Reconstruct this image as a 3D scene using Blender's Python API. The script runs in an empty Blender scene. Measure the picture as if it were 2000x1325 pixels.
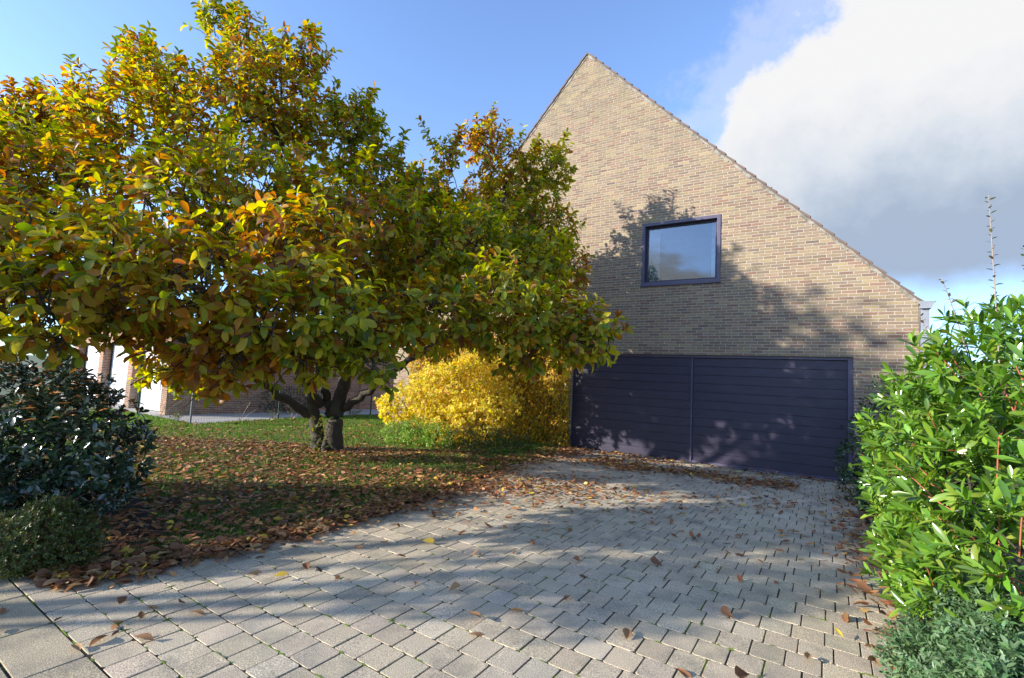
import bpy, math, random
import numpy as np
from mathutils import Vector, Matrix
random.seed(7); rng = np.random.default_rng(11)
S = bpy.context.scene; C = S.collection

# ------------------------------------------------------------ camera
PITCH, ROLL = .0810, .0492
F_ = Vector((0, math.cos(PITCH), math.sin(PITCH))); R0 = Vector((1, 0, 0)); U0 = R0.cross(F_)
CR = R0*math.cos(ROLL) + U0*math.sin(ROLL); CU = U0*math.cos(ROLL) - R0*math.sin(ROLL)
cam = bpy.data.objects.new('camera', bpy.data.cameras.new('camera')); C.objects.link(cam)
cam.data.sensor_width = 36; cam.data.lens = 948/2000*36
cam.data.clip_start = .05; cam.data.clip_end = 5000
cam.matrix_world = Matrix(((CR.x, CU.x, -F_.x, 0), (CR.y, CU.y, -F_.y, 0), (CR.z, CU.z, -F_.z, 1.68), (0, 0, 0, 1)))
S.camera = cam

# ------------------------------------------------------------ light
SUN_H, SUN_EL = math.radians(-105), math.radians(18)      # heading clockwise from +Y
sd = Vector((math.sin(SUN_H)*math.cos(SUN_EL), math.cos(SUN_H)*math.cos(SUN_EL), math.sin(SUN_EL)))
sl = bpy.data.lights.new('sun', 'SUN'); sl.energy = 5.0; sl.angle = math.radians(.55); sl.color = (1, .93, .82)
so = bpy.data.objects.new('sun', sl); C.objects.link(so); so.rotation_euler = sd.to_track_quat('Z', 'Y').to_euler()
w = bpy.data.worlds.new('World'); S.world = w; w.use_nodes = True
S.view_settings.view_transform = 'Standard'; S.view_settings.look = 'None'
S.view_settings.exposure = 0.9; S.view_settings.gamma = 1

# ------------------------------------------------------------ node helper
class NT:
    def __init__(s, tree): s.t = tree; s.n = tree.nodes; s.l = tree.links
    def new(s, typ, **kw):
        n = s.n.new(typ)
        for k, v in kw.items():
            if k.startswith('i_'):
                n.inputs[k[2:].replace('_', ' ')].default_value = v
            else: setattr(n, k, v)
        return n
    def put(s, sock, v):
        if isinstance(v, (int, float)): sock.default_value = v
        elif isinstance(v, (tuple, list)):
            sock.default_value = tuple(v) + ((1,) if len(v) == 3 and len(sock.default_value) == 4 else ())
        else: s.l.new(v, sock)
    def m(s, op, a, b=None, c=None, clamp=False):
        n = s.n.new('ShaderNodeMath'); n.operation = op; n.use_clamp = clamp
        for i, v in enumerate((a, b, c)):
            if v is not None: s.put(n.inputs[i], v)
        return n.outputs[0]
    def vm(s, op, a, b=None):
        n = s.n.new('ShaderNodeVectorMath'); n.operation = op; s.put(n.inputs[0], a)
        if b is not None: s.put(n.inputs[1], b)
        return n.outputs['Value'] if op in ('DOT_PRODUCT', 'LENGTH', 'DISTANCE') else n.outputs[0]
    def mix(s, f, a, b, typ='RGBA', blend='MIX'):
        n = s.n.new('ShaderNodeMix'); n.data_type = typ; n.blend_type = blend
        s.put(n.inputs[0], f); k = {'RGBA': 6, 'FLOAT': 2, 'VECTOR': 4}[typ]
        s.put(n.inputs[k], a); s.put(n.inputs[k+1], b); return n.outputs[{'RGBA': 2, 'FLOAT': 0, 'VECTOR': 1}[typ]]
    def noise(s, vec, scale, detail=3, rough=.55, out='Fac', dist=0):
        n = s.n.new('ShaderNodeTexNoise'); n.inputs['Scale'].default_value = scale
        n.inputs['Detail'].default_value = detail; n.inputs['Roughness'].default_value = rough
        n.inputs['Distortion'].default_value = dist
        if vec is not None: s.l.new(vec, n.inputs['Vector'])
        return n.outputs[out]
    def ramp(s, f, stops, interp='LINEAR'):
        n = s.n.new('ShaderNodeValToRGB'); e = n.color_ramp; e.interpolation = interp
        while len(e.elements) < len(stops): e.elements.new(.5)
        for el, (p, c) in zip(e.elements, stops): el.position = p; el.color = tuple(c) + (1,)
        s.put(n.inputs[0], f); return n.outputs[0]
    def smooth(s, v, a, b, lo=0., hi=1.):
        n = s.n.new('ShaderNodeMapRange'); n.interpolation_type = 'SMOOTHSTEP'
        s.put(n.inputs[0], v); n.inputs[1].default_value = a; n.inputs[2].default_value = b
        n.inputs[3].default_value = lo; n.inputs[4].default_value = hi; return n.outputs[0]
    def xyz(s, v):
        n = s.n.new('ShaderNodeSeparateXYZ'); s.l.new(v, n.inputs[0]); return n.outputs
    def comb(s, x, y, z=0.):
        n = s.n.new('ShaderNodeCombineXYZ'); s.put(n.inputs[0], x); s.put(n.inputs[1], y); s.put(n.inputs[2], z); return n.outputs[0]

def mat(name):
    m = bpy.data.materials.new(name); m.use_nodes = True; t = NT(m.node_tree)
    return m, t, m.node_tree.nodes['Principled BSDF']
def bump(t, b, h, strength=.4, dist=.01):
    n = t.n.new('ShaderNodeBump'); n.inputs['Strength'].default_value = strength; n.inputs['Distance'].default_value = dist
    t.l.new(h, n.inputs['Height']); t.l.new(n.outputs[0], b.inputs['Normal'])
def pos(t): return t.n.new('ShaderNodeNewGeometry').outputs['Position']
def objc(t): return t.n.new('ShaderNodeTexCoord').outputs['Object']

# world: sky + clouds laid out by direction
t = NT(w.node_tree); t.n.clear()
sky = t.n.new('ShaderNodeTexSky'); sky.sky_type = 'NISHITA'; sky.sun_disc = False
sky.sun_elevation = SUN_EL; sky.sun_rotation = SUN_H; sky.air_density = 1.0; sky.dust_density = .3; sky.ozone_density = 1.6; sky.altitude = 50
d = t.vm('NORMALIZE', t.n.new('ShaderNodeTexCoord').outputs['Generated'])
X, Y, Z = t.xyz(d)
n1 = t.noise(d, 3.2, 6, .55); n2 = t.noise(d, 11, 8, .62)
wob = t.m('ADD', t.m('MULTIPLY', t.m('SUBTRACT', n1, .5), .34), t.m('MULTIPLY', t.m('SUBTRACT', n2, .5), .20))
dc = t.vm('DISTANCE', d, (.72, .68, .22))
big = t.smooth(t.m('ADD', dc, wob), .465, .405)
low = t.smooth(t.m('ADD', Z, t.m('MULTIPLY', wob, .20)), .125, .205)       # flat cloud base
bigm = t.m('MULTIPLY', big, low)
n3 = t.noise(t.vm('MULTIPLY', d, (1, 1, 3.0)), 2.6, 7, .6)
hz = t.smooth(Z, .42, .10)
lowc = t.m('MULTIPLY', t.smooth(t.m('ADD', n3, t.m('MULTIPLY', hz, .22)), .66, .78), t.smooth(Z, .5, .2))
back = t.smooth(Y, .25, -.2)
lowc = t.m('MULTIPLY', lowc, t.m('MULTIPLY', back, 1.0), clamp=True)
wisp = t.m('MULTIPLY', t.smooth(t.m('ADD', dc, t.m('MULTIPLY', wob, 2.1)), .54, .42), .35)
cov = t.m('MAXIMUM', bigm, t.m('MAXIMUM', lowc, t.m('MULTIPLY', wisp, low)))
shade = t.m('ADD', t.m('ADD', t.m('ADD', Z, t.m('MULTIPLY', t.m('SUBTRACT', n2, .5), .22)), t.m('MULTIPLY', t.m('SUBTRACT', n1, .5), .35)), t.m('MULTIPLY', t.m('SUBTRACT', dc, .2), .45))
ccol = t.ramp(t.smooth(shade, .08, .60), [(0, (.43, .54, .72)), (.25, (.44, .54, .70)), (.45, (.58, .67, .80)), (.66, (.76, .82, .91)), (.95, (.99, .99, 1.0))])
bg1 = t.new('ShaderNodeBackground'); hzt = t.mix(t.smooth(Z, .02, .30), (.50, .70, .92), (1., 1., 1.)); bg2 = t.new('ShaderNodeBackground')
skc = t.mix(1.0, t.mix(1.0, sky.outputs[0], (1.14, 1.22, 1.48), blend='MULTIPLY'), hzt, blend='MULTIPLY')
t.l.new(skc, bg1.inputs[0]); bg1.inputs[1].default_value = .15
t.l.new(ccol, bg2.inputs[0]); bg2.inputs[1].default_value = .50
ms = t.n.new('ShaderNodeMixShader'); t.l.new(cov, ms.inputs[0]); t.l.new(bg1.outputs[0], ms.inputs[1]); t.l.new(bg2.outputs[0], ms.inputs[2])
wo = t.n.new('ShaderNodeOutputWorld'); t.l.new(ms.outputs[0], wo.inputs[0])

# ------------------------------------------------------------ mesh helpers
class MB:
    def __init__(s): s.v = []; s.f = []; s.mi = []
    def add(s, vs, fs, mi=0):
        o = len(s.v); s.v += [tuple(v) for v in vs]; s.f += [tuple(i+o for i in f) for f in fs]; s.mi += [mi]*len(fs)
    def box(s, lo, hi, M=None, mi=0):
        (a, b, c), (x, y, z) = lo, hi
        vs = [Vector(p) for p in ((a,b,c),(x,b,c),(x,y,c),(a,y,c),(a,b,z),(x,b,z),(x,y,z),(a,y,z))]
        if M is not None: vs = [M @ v for v in vs]
        s.add(vs, [(0,3,2,1),(4,5,6,7),(0,1,5,4),(1,2,6,5),(2,3,7,6),(3,0,4,7)], mi)
    def poly(s, pts, M=None, mi=0):
        vs = [Vector(p) for p in pts]
        if M is not None: vs = [M @ v for v in vs]
        s.add(vs, [tuple(range(len(vs)))], mi)
    def prism(s, pts, y0, y1, M=None, mi=0):           # outline in x,z ; extruded y0..y1
        n = len(pts); vs = [Vector((p[0], y0, p[1])) for p in pts] + [Vector((p[0], y1, p[1])) for p in pts]
        if M is not None: vs = [M @ v for v in vs]
        fs = [tuple(range(n)), tuple(range(2*n-1, n-1, -1))] + [(i, i+n, (i+1) % n+n, (i+1) % n) for i in range(n)]
        s.add(vs, fs, mi)
    def tube(s, pts, rad, seg=6, cap=True):
        P = [Vector(p) for p in pts]; n = len(P)
        if isinstance(rad, (int, float)): rad = [rad]*n
        o = len(s.v); up = Vector((0, 0, 1))
        for i, p in enumerate(P):
            tn = (P[min(i+1, n-1)]-P[max(i-1, 0)]).normalized()
            a = tn.cross(up)
            if a.length < .15: a = tn.cross(Vector((1, 0, 0)))
            a.normalize(); b = tn.cross(a)
            for k in range(seg):
                an = 2*math.pi*k/seg; s.v.append(tuple(p + (a*math.cos(an)+b*math.sin(an))*rad[i]))
        for i in range(n-1):
            for k in range(seg):
                s.f.append((o+i*seg+k, o+i*seg+(k+1) % seg, o+(i+1)*seg+(k+1) % seg, o+(i+1)*seg+k)); s.mi.append(0)
        if cap: s.f.append(tuple(o+(n-1)*seg+k for k in range(seg))); s.mi.append(0)
    def build(s, name, mats, parent=None, smooth=False, bevel=0):
        me = bpy.data.meshes.new(name); me.from_pydata(s.v, [], s.f)
        for m in (mats if isinstance(mats, (list, tuple)) else [mats]): me.materials.append(m)
        me.polygons.foreach_set('material_index', s.mi)
        if smooth: me.polygons.foreach_set('use_smooth', [True]*len(s.f))
        me.update(); o = bpy.data.objects.new(name, me); C.objects.link(o)
        if parent is not None: o.parent = parent; o.matrix_parent_inverse = parent.matrix_world.inverted()
        if bevel:
            b = o.modifiers.new('bevel', 'BEVEL'); b.width = bevel; b.segments = 2; b.limit_method = 'ANGLE'
        return o
def empty(name, loc, label, cat, group=None):
    o = bpy.data.objects.new(name, None); C.objects.link(o); o.location = loc; o.empty_display_size = .3
    o.matrix_world = Matrix.Translation(loc); o['label'] = label; o['category'] = cat
    if group: o['group'] = group
    return o
def kind(o, k, label=None, cat=None):
    o['kind'] = k
    if label: o['label'] = label
    if cat: o['category'] = cat
    return o

# leaf templates: (x across, y along), faces
def t_big():
    ys = [.12, .38, .68, .90]; ws = [.20, .42, .49, .27]
    v = [(0, 0)]; 
    for y, ww in zip(ys, ws): v += [(-ww, y), (0, y), (ww, y)]
    v.append((0, 1)); f = [(0, 2, 1), (0, 3, 2)]
    for i in range(3):
        a = 1+3*i; f += [(a, a+1, a+4, a+3), (a+1, a+2, a+5, a+4)]
    f += [(10, 11, 13), (11, 12, 13)]
    return np.array(v, float), f
def t_mid():
    v = [(0, 0), (-.45, .4), (0, .42), (.45, .4), (-.34, .75), (0, .78), (.34, .75), (0, 1)]
    return np.array(v, float), [(0, 2, 1), (0, 3, 2), (1, 2, 5, 4), (2, 3, 6, 5), (4, 5, 7), (5, 6, 7)]
def t_small():
    v = [(0, 0), (-.5, .5), (0, .5), (.5, .5), (0, 1)]
    return np.array(v, float), [(0, 2, 1), (0, 3, 2), (1, 2, 4), (2, 3, 4)]
TB, TM, TS = t_big(), t_mid(), t_small()
def nrm(a): return a/np.maximum(np.linalg.norm(a, axis=-1, keepdims=True), 1e-9)

def leaves(name, P, D, N, L, W, droop, fold, col, tmpl, material, parent=None, twist=None):
    tv, tf = tmpl; n = len(P); k = len(tv)
    y = nrm(D); z = nrm(N - (N*y).sum(1, keepdims=True)*y); x = np.cross(y, z)
    tx = tv[:, 0][None, :]; ty = tv[:, 1][None, :]
    lz = (np.abs(tx)*2*fold[:, None]*W[:, None]) - droop[:, None]*(ty**2)*L[:, None]
    if twist is not None: lz = lz + twist[:, None]*tx*ty*W[:, None]
    V = P[:, None, :] + x[:, None, :]*(tx*W[:, None])[..., None] + y[:, None, :]*(ty*L[:, None])[..., None] + z[:, None, :]*lz[..., None]
    V = V.reshape(-1, 3)
    base = np.array([len(f) for f in tf]); flat = np.concatenate([np.array(f) for f in tf])
    idx = (flat[None, :] + (np.arange(n)*k)[:, None]).ravel()
    tot = np.tile(base, n); st = np.concatenate([[0], np.cumsum(tot)[:-1]])
    me = bpy.data.meshes.new(name)
    me.vertices.add(len(V)); me.vertices.foreach_set('co', V.astype(np.float32).ravel())
    me.loops.add(len(idx)); me.loops.foreach_set('vertex_index', idx.astype(np.int32))
    me.polygons.add(len(tot)); me.polygons.foreach_set('loop_start', st.astype(np.int32)); me.polygons.foreach_set('loop_total', tot.astype(np.int32))
    me.polygons.foreach_set('use_smooth', np.ones(len(tot), bool))
    ca = me.color_attributes.new('col', 'FLOAT_COLOR', 'POINT')
    cc = np.ones((n, k, 4), np.float32); cc[..., :3] = col[:, None, :]; cc[..., 3] = ty     # alpha: position along the leaf
    ca.data.foreach_set('color', cc.ravel())
    me.materials.append(material); me.update(calc_edges=True); me.validate()
    o = bpy.data.objects.new(name, me); C.objects.link(o)
    if parent is not None: o.parent = parent; o.matrix_parent_inverse = parent.matrix_world.inverted()
    return o

def leaf_mat(name, trans=.35, rough=.45, spec=.4, tsat=1.25, mott=.5):
    m, t, b = mat(name)
    a = t.new('ShaderNodeVertexColor', layer_name='col')
    nz = t.noise(pos(t), 38, 3, .6)
    c = t.mix(t.m('MULTIPLY', nz, mott), a.outputs[0], (.10, .07, .03), blend='MIX')
    c2 = t.mix(.5, c, a.outputs[0])
    t.l.new(c2, b.inputs['Base Color']); b.inputs['Roughness'].default_value = rough; b.inputs['Specular IOR Level'].default_value = spec
    tr = t.n.new('ShaderNodeBsdfTranslucent'); hs = t.n.new('ShaderNodeHueSaturation'); hs.inputs['Saturation'].default_value = tsat; hs.inputs['Value'].default_value = 1.58
    t.l.new(c2, hs.inputs['Color']); t.l.new(hs.outputs[0], tr.inputs[0])
    mx = t.n.new('ShaderNodeMixShader'); mx.inputs[0].default_value = trans
    t.l.new(b.outputs[0], mx.inputs[1]); t.l.new(tr.outputs[0], mx.inputs[2])
    t.l.new(mx.outputs[0], m.node_tree.nodes['Material Output'].inputs[0])
    return m

def palette(n, cols, wts, jit=.18):
    cols = np.array(cols, float); w_ = np.array(wts, float); w_ /= w_.sum()
    i = rng.choice(len(cols), n, p=w_); c = cols[i]*(1+rng.normal(0, jit, (n, 1))); c *= 1+rng.normal(0, jit*.35, (n, 3))
    return np.clip(c, .004, .9)

def lump(u, seed):      # cheap smooth noise on directions
    r_ = np.random.default_rng(seed); s = 0
    for k in range(5):
        a = r_.normal(0, 2.2, 3); s = s + np.sin(u@a + r_.uniform(0, 6))
    return s/5
def blob_points(blobs, dens, inner=.5, squash=.85, core=.5, keep=.3, rough=.28):
    Ps, Us, Bi = [], [], []
    cen = np.array([b[:3] for b in blobs]); rr = np.array([b[3] for b in blobs])
    for i, (x, y, z, r) in enumerate(blobs):
        n = int(dens*r*r)+4; u = nrm(rng.normal(0, 1, (n, 3)))
        q = (inner + (1-inner)*rng.random(n)**.6)*(1+rough*lump(u*2, i*7+1)*1.6)
        p = np.array([x, y, z]) + u*(q*r)[:, None]*np.array([1, 1, squash])
        dd = np.linalg.norm(p[:, None, :]-cen[None], axis=2)/rr[None]; dd[:, i] = 9
        k = (dd.min(1) > core) | (rng.random(n) < keep)
        k &= p[:, 2] > .03
        Ps.append(p[k]); Us.append(u[k]); Bi.append(np.full(k.sum(), i))
    return np.concatenate(Ps), np.concatenate(Us), np.concatenate(Bi)
def rosettes(P, A, per, twig, spread=(.9, 1.35), droop=.25):
    """leaves set round the last stretch of every twig"""
    n = len(P); A = nrm(A); ref = np.where(np.abs(A[:, 2:3]) < .9, np.array([[0, 0, 1.]]), np.array([[1., 0, 0]]))
    E1 = nrm(np.cross(A, ref)); E2 = np.cross(A, E1)
    ph = rng.uniform(0, 6.28, n)
    LP, LD, LN, own = [], [], [], []
    for k in range(per):
        az = ph + k*2.4 + rng.normal(0, .25, n); an = rng.uniform(*spread, n)*(1-.45*(k/(per-1)) if per > 1 else 1)
        rad = E1*np.cos(az)[:, None] + E2*np.sin(az)[:, None]
        dr = A*np.cos(an)[:, None] + rad*np.sin(an)[:, None]; dr[:, 2] -= droop*rng.uniform(.4, 1.5, n)
        LP.append(P + A*(twig*k/per)[:, None] if isinstance(twig, np.ndarray) else P + A*(twig*k/per))
        LD.append(dr); LN.append(A*np.sin(an)[:, None] - rad*np.cos(an)[:, None]*.6 + np.array([0, 0, .55]) + rng.normal(0, .18, (n, 3))); own.append(np.arange(n))
    return np.concatenate(LP), nrm(np.concatenate(LD)), np.concatenate(LN), np.concatenate(own)

# ------------------------------------------------------------ materials
def brick_mat(name, bw, bh, mortar, cols, mcol, mt=.011, stain=True):
    m, t, b = mat(name)
    o = objc(t); x, y, z = t.xyz(o)
    wn = t.noise(o, 9, 3, .6, 'Color'); wx, wy, wz = t.xyz(wn)
    u = t.m('ADD', t.m('ADD', x, y), t.m('MULTIPLY', t.m('SUBTRACT', wx, .5), .010)); v = t.m('ADD', z, t.m('MULTIPLY', t.m('SUBTRACT', wy, .5), .012))
    vr = t.m('DIVIDE', v, bh); row = t.m('FLOOR', vr); fv = t.m('SUBTRACT', vr, row)
    wr = t.n.new('ShaderNodeTexWhiteNoise'); wr.noise_dimensions = '1D'; t.l.new(row, wr.inputs['W'])
    ur = t.m('ADD', t.m('DIVIDE', u, bw), t.m('ADD', t.m('MULTIPLY', row, .5), t.m('MULTIPLY', wr.outputs['Value'], .22)))
    colm = t.m('FLOOR', ur); fu = t.m('SUBTRACT', ur, colm)
    wn2 = t.n.new('ShaderNodeTexWhiteNoise'); wn2.noise_dimensions = '2D'; t.l.new(t.comb(colm, row), wn2.inputs['Vector'])
    rnd, rc = wn2.outputs['Value'], wn2.outputs['Color']
    patch = t.noise(o, .55, 3, .6)
    sel = t.m('ADD', rnd, t.m('MULTIPLY', t.m('SUBTRACT', patch, .5), .7), clamp=True)
    bc = t.ramp(sel, cols)
    r1, r2, r3 = t.xyz(rc)
    if stain: bc = t.mix(.38, bc, (.256, .176, .130))
    bc = t.mix(1, bc, t.comb(*[t.m('ADD', .84, t.m('MULTIPLY', r2, .32))]*3), blend='MULTIPLY')
    fine = t.noise(t.vm('MULTIPLY', o, (1, 1, 2.6)), 42, 5, .7)
    bc = t.mix(t.m('MULTIPLY', t.smooth(fine, .40, .62), .62), bc, t.mix(r3, (.11, .09, .075), (.42, .34, .18)))
    eu = t.m('MINIMUM', fu, t.m('SUBTRACT', 1, fu)); ev = t.m('MINIMUM', fv, t.m('SUBTRACT', 1, fv))
    ed = t.m('MINIMUM', t.m('MULTIPLY', eu, bw), t.m('MULTIPLY', ev, bh))
    ed = t.m('ADD', ed, t.m('MULTIPLY', t.m('SUBTRACT', t.noise(o, 45, 3, .6), .5), .014))
    mask = t.smooth(ed, mt*.32, mt*.66)
    mc = t.mix(t.noise(o, 30, 2), tuple(c*.8 for c in mcol), tuple(min(1, c*1.15) for c in mcol))
    col = t.mix(mask, mc, bc)
    if stain:
        st = t.smooth(t.noise(t.vm('MULTIPLY', o, (1, 1, .35)), 1.3, 5, .65), .45, .8)
        col = t.mix(t.m('MULTIPLY', st, .25), col, (.13, .12, .10))
        wz_ = t.m('MULTIPLY', t.smooth(z, 6.0, 10.6), t.smooth(t.noise(o, 2.1, 6, .7), .35, .65)); col = t.mix(t.m('MULTIPLY', wz_, .5), col, (.20, .18, .115))
        dz_ = t.m('MULTIPLY', t.smooth(z, .9, .0), t.smooth(t.noise(o, 3, 5, .7), .3, .6)); col = t.mix(t.m('MULTIPLY', dz_, .5), col, (.10, .095, .075))
    t.l.new(col, b.inputs['Base Color']); b.inputs['Roughness'].default_value = .92; b.inputs['Specular IOR Level'].default_value = .15
    h = t.m('ADD', mask, t.m('MULTIPLY', fine, .7)); bump(t, b, h, .85, .008)
    return m
M = {}
M['brick'] = brick_mat('multicolour_brick', .246, .0635, .01,
    [(0, (.215, .085, .060)), (.22, (.255, .150, .105)), (.42, (.205, .150, .115)), (.62, (.265, .200, .125)), (.84, (.34, .26, .12)), (1, (.165, .13, .11))], (.47, .425, .365))
M['redbrick'] = brick_mat('red_brick', .22, .062, .01,
    [(0, (.30, .10, .06)), (.35, (.38, .15, .09)), (.65, (.27, .12, .08)), (1, (.42, .22, .14))], (.55, .50, .43), .012, stain=False)

def paint(name, col, rough=.45, nz=.15, spec=.4):
    m, t, b = mat(name); o = pos(t)
    c = t.mix(t.smooth(t.noise(t.vm('MULTIPLY', o, (1, 1, 3)), 3.5, 5, .65), .3, .75), tuple(x*(1-nz) for x in col), tuple(min(1, x*(1+nz)) for x in col))
    t.l.new(c, b.inputs['Base Color']); b.inputs['Specular IOR Level'].default_value = spec
    t.put(b.inputs['Roughness'], t.m('ADD', rough-.06, t.m('MULTIPLY', t.noise(o, 14, 3), .16)))
    bump(t, b, t.noise(o, 130, 3), .12, .002); return m
M['purple'] = paint('aubergine_paint', (.037, .032, .058), .42, .12)
M['frame'] = paint('aubergine_frame_paint', (.085, .075, .125), .36, .1)
M['zinc'] = paint('zinc', (.24, .26, .30), .45, .12)
M['white'] = paint('white_door_paint', (.80, .82, .86), .5, .04)
M['black'] = paint('dark_metal', (.02, .02, .022), .5)
M['green'] = paint('dark_green_metal', (.012, .05, .04), .45)
M['grey'] = paint('grey_metal', (.22, .24, .25), .5)
M['curtain'] = paint('white_curtain', (.62, .64, .66), .9)
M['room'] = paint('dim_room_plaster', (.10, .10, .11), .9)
m, t, b = mat('roof_tile'); o = pos(t)
t.l.new(t.mix(t.noise(o, 2.2, 5), (.09, .065, .055), (.20, .14, .115)), b.inputs['Base Color']); b.inputs['Roughness'].default_value = .85; M['tile'] = m
m, t, b = mat('verge_mortar'); o = pos(t)
t.l.new(t.mix(t.smooth(t.noise(o, 6, 5, .7), .35, .65), (.13, .115, .095), (.33, .31, .27)), b.inputs['Base Color']); b.inputs['Roughness'].default_value = .95; bump(t, b, t.noise(o, 45, 4), .7, .01); M['mortar'] = m
m, t, b = mat('window_glass')
b.inputs['Base Color'].default_value = (.02, .025, .03, 1)
gl = t.new('ShaderNodeBsdfGlossy'); gl.inputs['Roughness'].default_value = .0; gl.inputs['Color'].default_value = (.78, .84, .92, 1)
tp = t.new('ShaderNodeBsdfTransparent'); tp.inputs[0].default_value = (.75, .8, .82, 1)
fr = t.new('ShaderNodeFresnel'); fr.inputs[0].default_value = 1.5
mx = t.new('ShaderNodeMixShader'); t.l.new(t.m('ADD', .10, t.m('MULTIPLY', fr.outputs[0], .8), clamp=True), mx.inputs[0])
t.l.new(tp.outputs[0], mx.inputs[1]); t.l.new(gl.outputs[0], mx.inputs[2]); t.l.new(mx.outputs[0], m.node_tree.nodes['Material Output'].inputs[0])
M['glass'] = m

m, t, b = mat('concrete_paver'); o = pos(t)
a = t.new('ShaderNodeVertexColor', layer_name='col')
f1 = t.noise(o, 190, 3, .75); f2 = t.noise(o, 2.3, 5, .65); f3 = t.noise(o, 90, 3, .7)
c = t.mix(t.smooth(f1, .38, .63), (.21, .170, .118), (.86, .715, .505))
c = t.mix(1, c, a.outputs[0], blend='MULTIPLY')
c = t.mix(t.m('MULTIPLY', t.smooth(f2, .45, .72), .5), c, (.13, .125, .11)); c = t.mix(t.m('MULTIPLY', t.smooth(t.noise(o, .8, 4, .6), .52, .70), .35), c, (.17, .17, .15))
c = t.mix(t.smooth(t.noise(o, 420, 1), .70, .76), c, (.75, .73, .70))
t.l.new(c, b.inputs['Base Color']); b.inputs['Roughness'].default_value = .88; b.inputs['Specular IOR Level'].default_value = .25
bump(t, b, t.m('ADD', f1, f3), .55, .004); M['paver'] = m
m, t, b = mat('paving_joints'); o = pos(t)
c = t.mix(t.noise(o, 60, 4, .7), (.030, .026, .02), (.085, .075, .06))
ms_ = t.smooth(t.m('ADD', t.noise(o, 2.0, 4, .6), t.m('MULTIPLY', t.noise(o, 13, 3), .35)), .70, .80)
c = t.mix(ms_, c, t.mix(t.noise(o, 70, 3), (.05, .10, .008), (.20, .27, .02)))
t.l.new(c, b.inputs['Base Color']); b.inputs['Roughness'].default_value = 1; b.inputs['Specular IOR Level'].default_value = .05
bump(t, b, t.noise(o, 150, 4), .8, .01); M['joint'] = m
m, t, b = mat('moss'); o = pos(t)
t.l.new(t.mix(t.noise(o, 120, 3), (.05, .11, .006), (.24, .33, .02)), b.inputs['Base Color']); b.inputs['Roughness'].default_value = 1
bump(t, b, t.noise(o, 300, 3), 1, .01); M['moss'] = m
m, t, b = mat('lawn_soil'); o = pos(t)
t.l.new(t.mix(t.noise(o, 7, 6, .7), (.03, .042, .008), (.10, .13, .02)), b.inputs['Base Color']); b.inputs['Roughness'].default_value = 1; bump(t, b, t.noise(o, 60, 4), 1, .02); M['lawn'] = m
m, t, b = mat('bare_soil'); o = pos(t)
t.l.new(t.mix(t.noise(o, 9, 6, .7), (.022, .016, .01), (.07, .05, .034)), b.inputs['Base Color']); b.inputs['Roughness'].default_value = 1; bump(t, b, t.noise(o, 60, 4), 1, .02); M['soil'] = m
m, t, b = mat('far_meadow'); o = pos(t)
t.l.new(t.mix(t.noise(o, .3, 6, .7), (.04, .06, .015), (.09, .11, .03)), b.inputs['Base Color']); b.inputs['Roughness'].default_value = 1; M['meadow'] = m
m, t, b = mat('path_concrete'); o = pos(t)
t.l.new(t.mix(t.noise(o, 3, 6, .7), (.30, .27, .23), (.50, .46, .41)), b.inputs['Base Color']); b.inputs['Roughness'].default_value = .9; M['path'] = m
m, t, b = mat('bark'); o = pos(t)
c = t.mix(t.noise(t.vm('MULTIPLY', o, (1, 1, .35)), 22, 5, .7), (.020, .016, .012), (.085, .07, .052))
c = t.mix(t.m('MULTIPLY', t.smooth(t.noise(o, 5, 4), .5, .75), .5), c, (.09, .11, .05))
t.l.new(c, b.inputs['Base Color']); b.inputs['Roughness'].default_value = .95; bump(t, b, t.noise(t.vm('MULTIPLY', o, (1, 1, .3)), 30, 5), .8, .02); M['bark'] = m
m, t, b = mat('red_stem'); o = pos(t); t.l.new(t.mix(t.noise(o, 20, 3), (.30, .05, .03), (.42, .16, .07)), b.inputs['Base Color']); M['redstem'] = m
m, t, b = mat('grey_twig'); o = pos(t); t.l.new(t.mix(t.noise(o, 20, 3), (.20, .14, .11), (.38, .30, .26)), b.inputs['Base Color']); M['twig'] = m
M['magnolia'] = leaf_mat('magnolia_leaf', .56, .42, .42, 1.25, .55)
M['rhodo'] = leaf_mat('leathery_dark_leaf', .06, .26, 1.0, 1, .1)
M['glossy'] = leaf_mat('glossy_green_leaf', .28, .20, .75, 1.15, .15)
M['yellowleaf'] = leaf_mat('yellow_leaf', .48, .5, .3, 1.15, .35)
M['smallleaf'] = leaf_mat('small_leaf', .25, .42, .4, 1.1, .25)
M['litter'] = leaf_mat('dry_leaf', .12, .6, .3, 1.1, .5)
M['grass'] = leaf_mat('grass_blade', .35, .6, .2, 1.1, .2)

# ------------------------------------------------------------ ground, paving, lawn
g = MB(); g.box((-1500, -1500, -1.2), (1500, 1500, -.04)); kind(g.build('ground', M['meadow']), 'structure')
e1 = Vector((-.837, .547, 0)).normalized(); e2 = Vector((e1.y, -e1.x, 0))       # along the rows (to the far left), across (away from the camera)
if e2.y < 0: e2 = -e2
B0 = Vector((-2.03, 2.71, 0))              # a point of the seam between slabs and pavers
def uv(p): q = Vector((p[0], p[1], 0))-B0; return q.dot(e1), q.dot(e2)
def pw(u, v, z=0): q = B0+e1*u+e2*v; return (q.x, q.y, z)
LAWN_EDGE = [(-3.75, 4.02), (-3.29, 3.78), (-2.86, 4.15), (-2.14, 4.97), (-1.67, 5.76), (-1.28, 6.41), (-.67, 7.59), (.05, 9.5), (1.1, 11.35), (1.62, 12.4)]
LAWN = [(-12, 2.5), (-4.25, 4.3)] + LAWN_EDGE + [(-3.4, 15.75), (-5.3, 19.3), (-7.4, 15.9), (-8.55, 13.45), (-11.4, 15.3), (-19, 20)]
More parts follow.
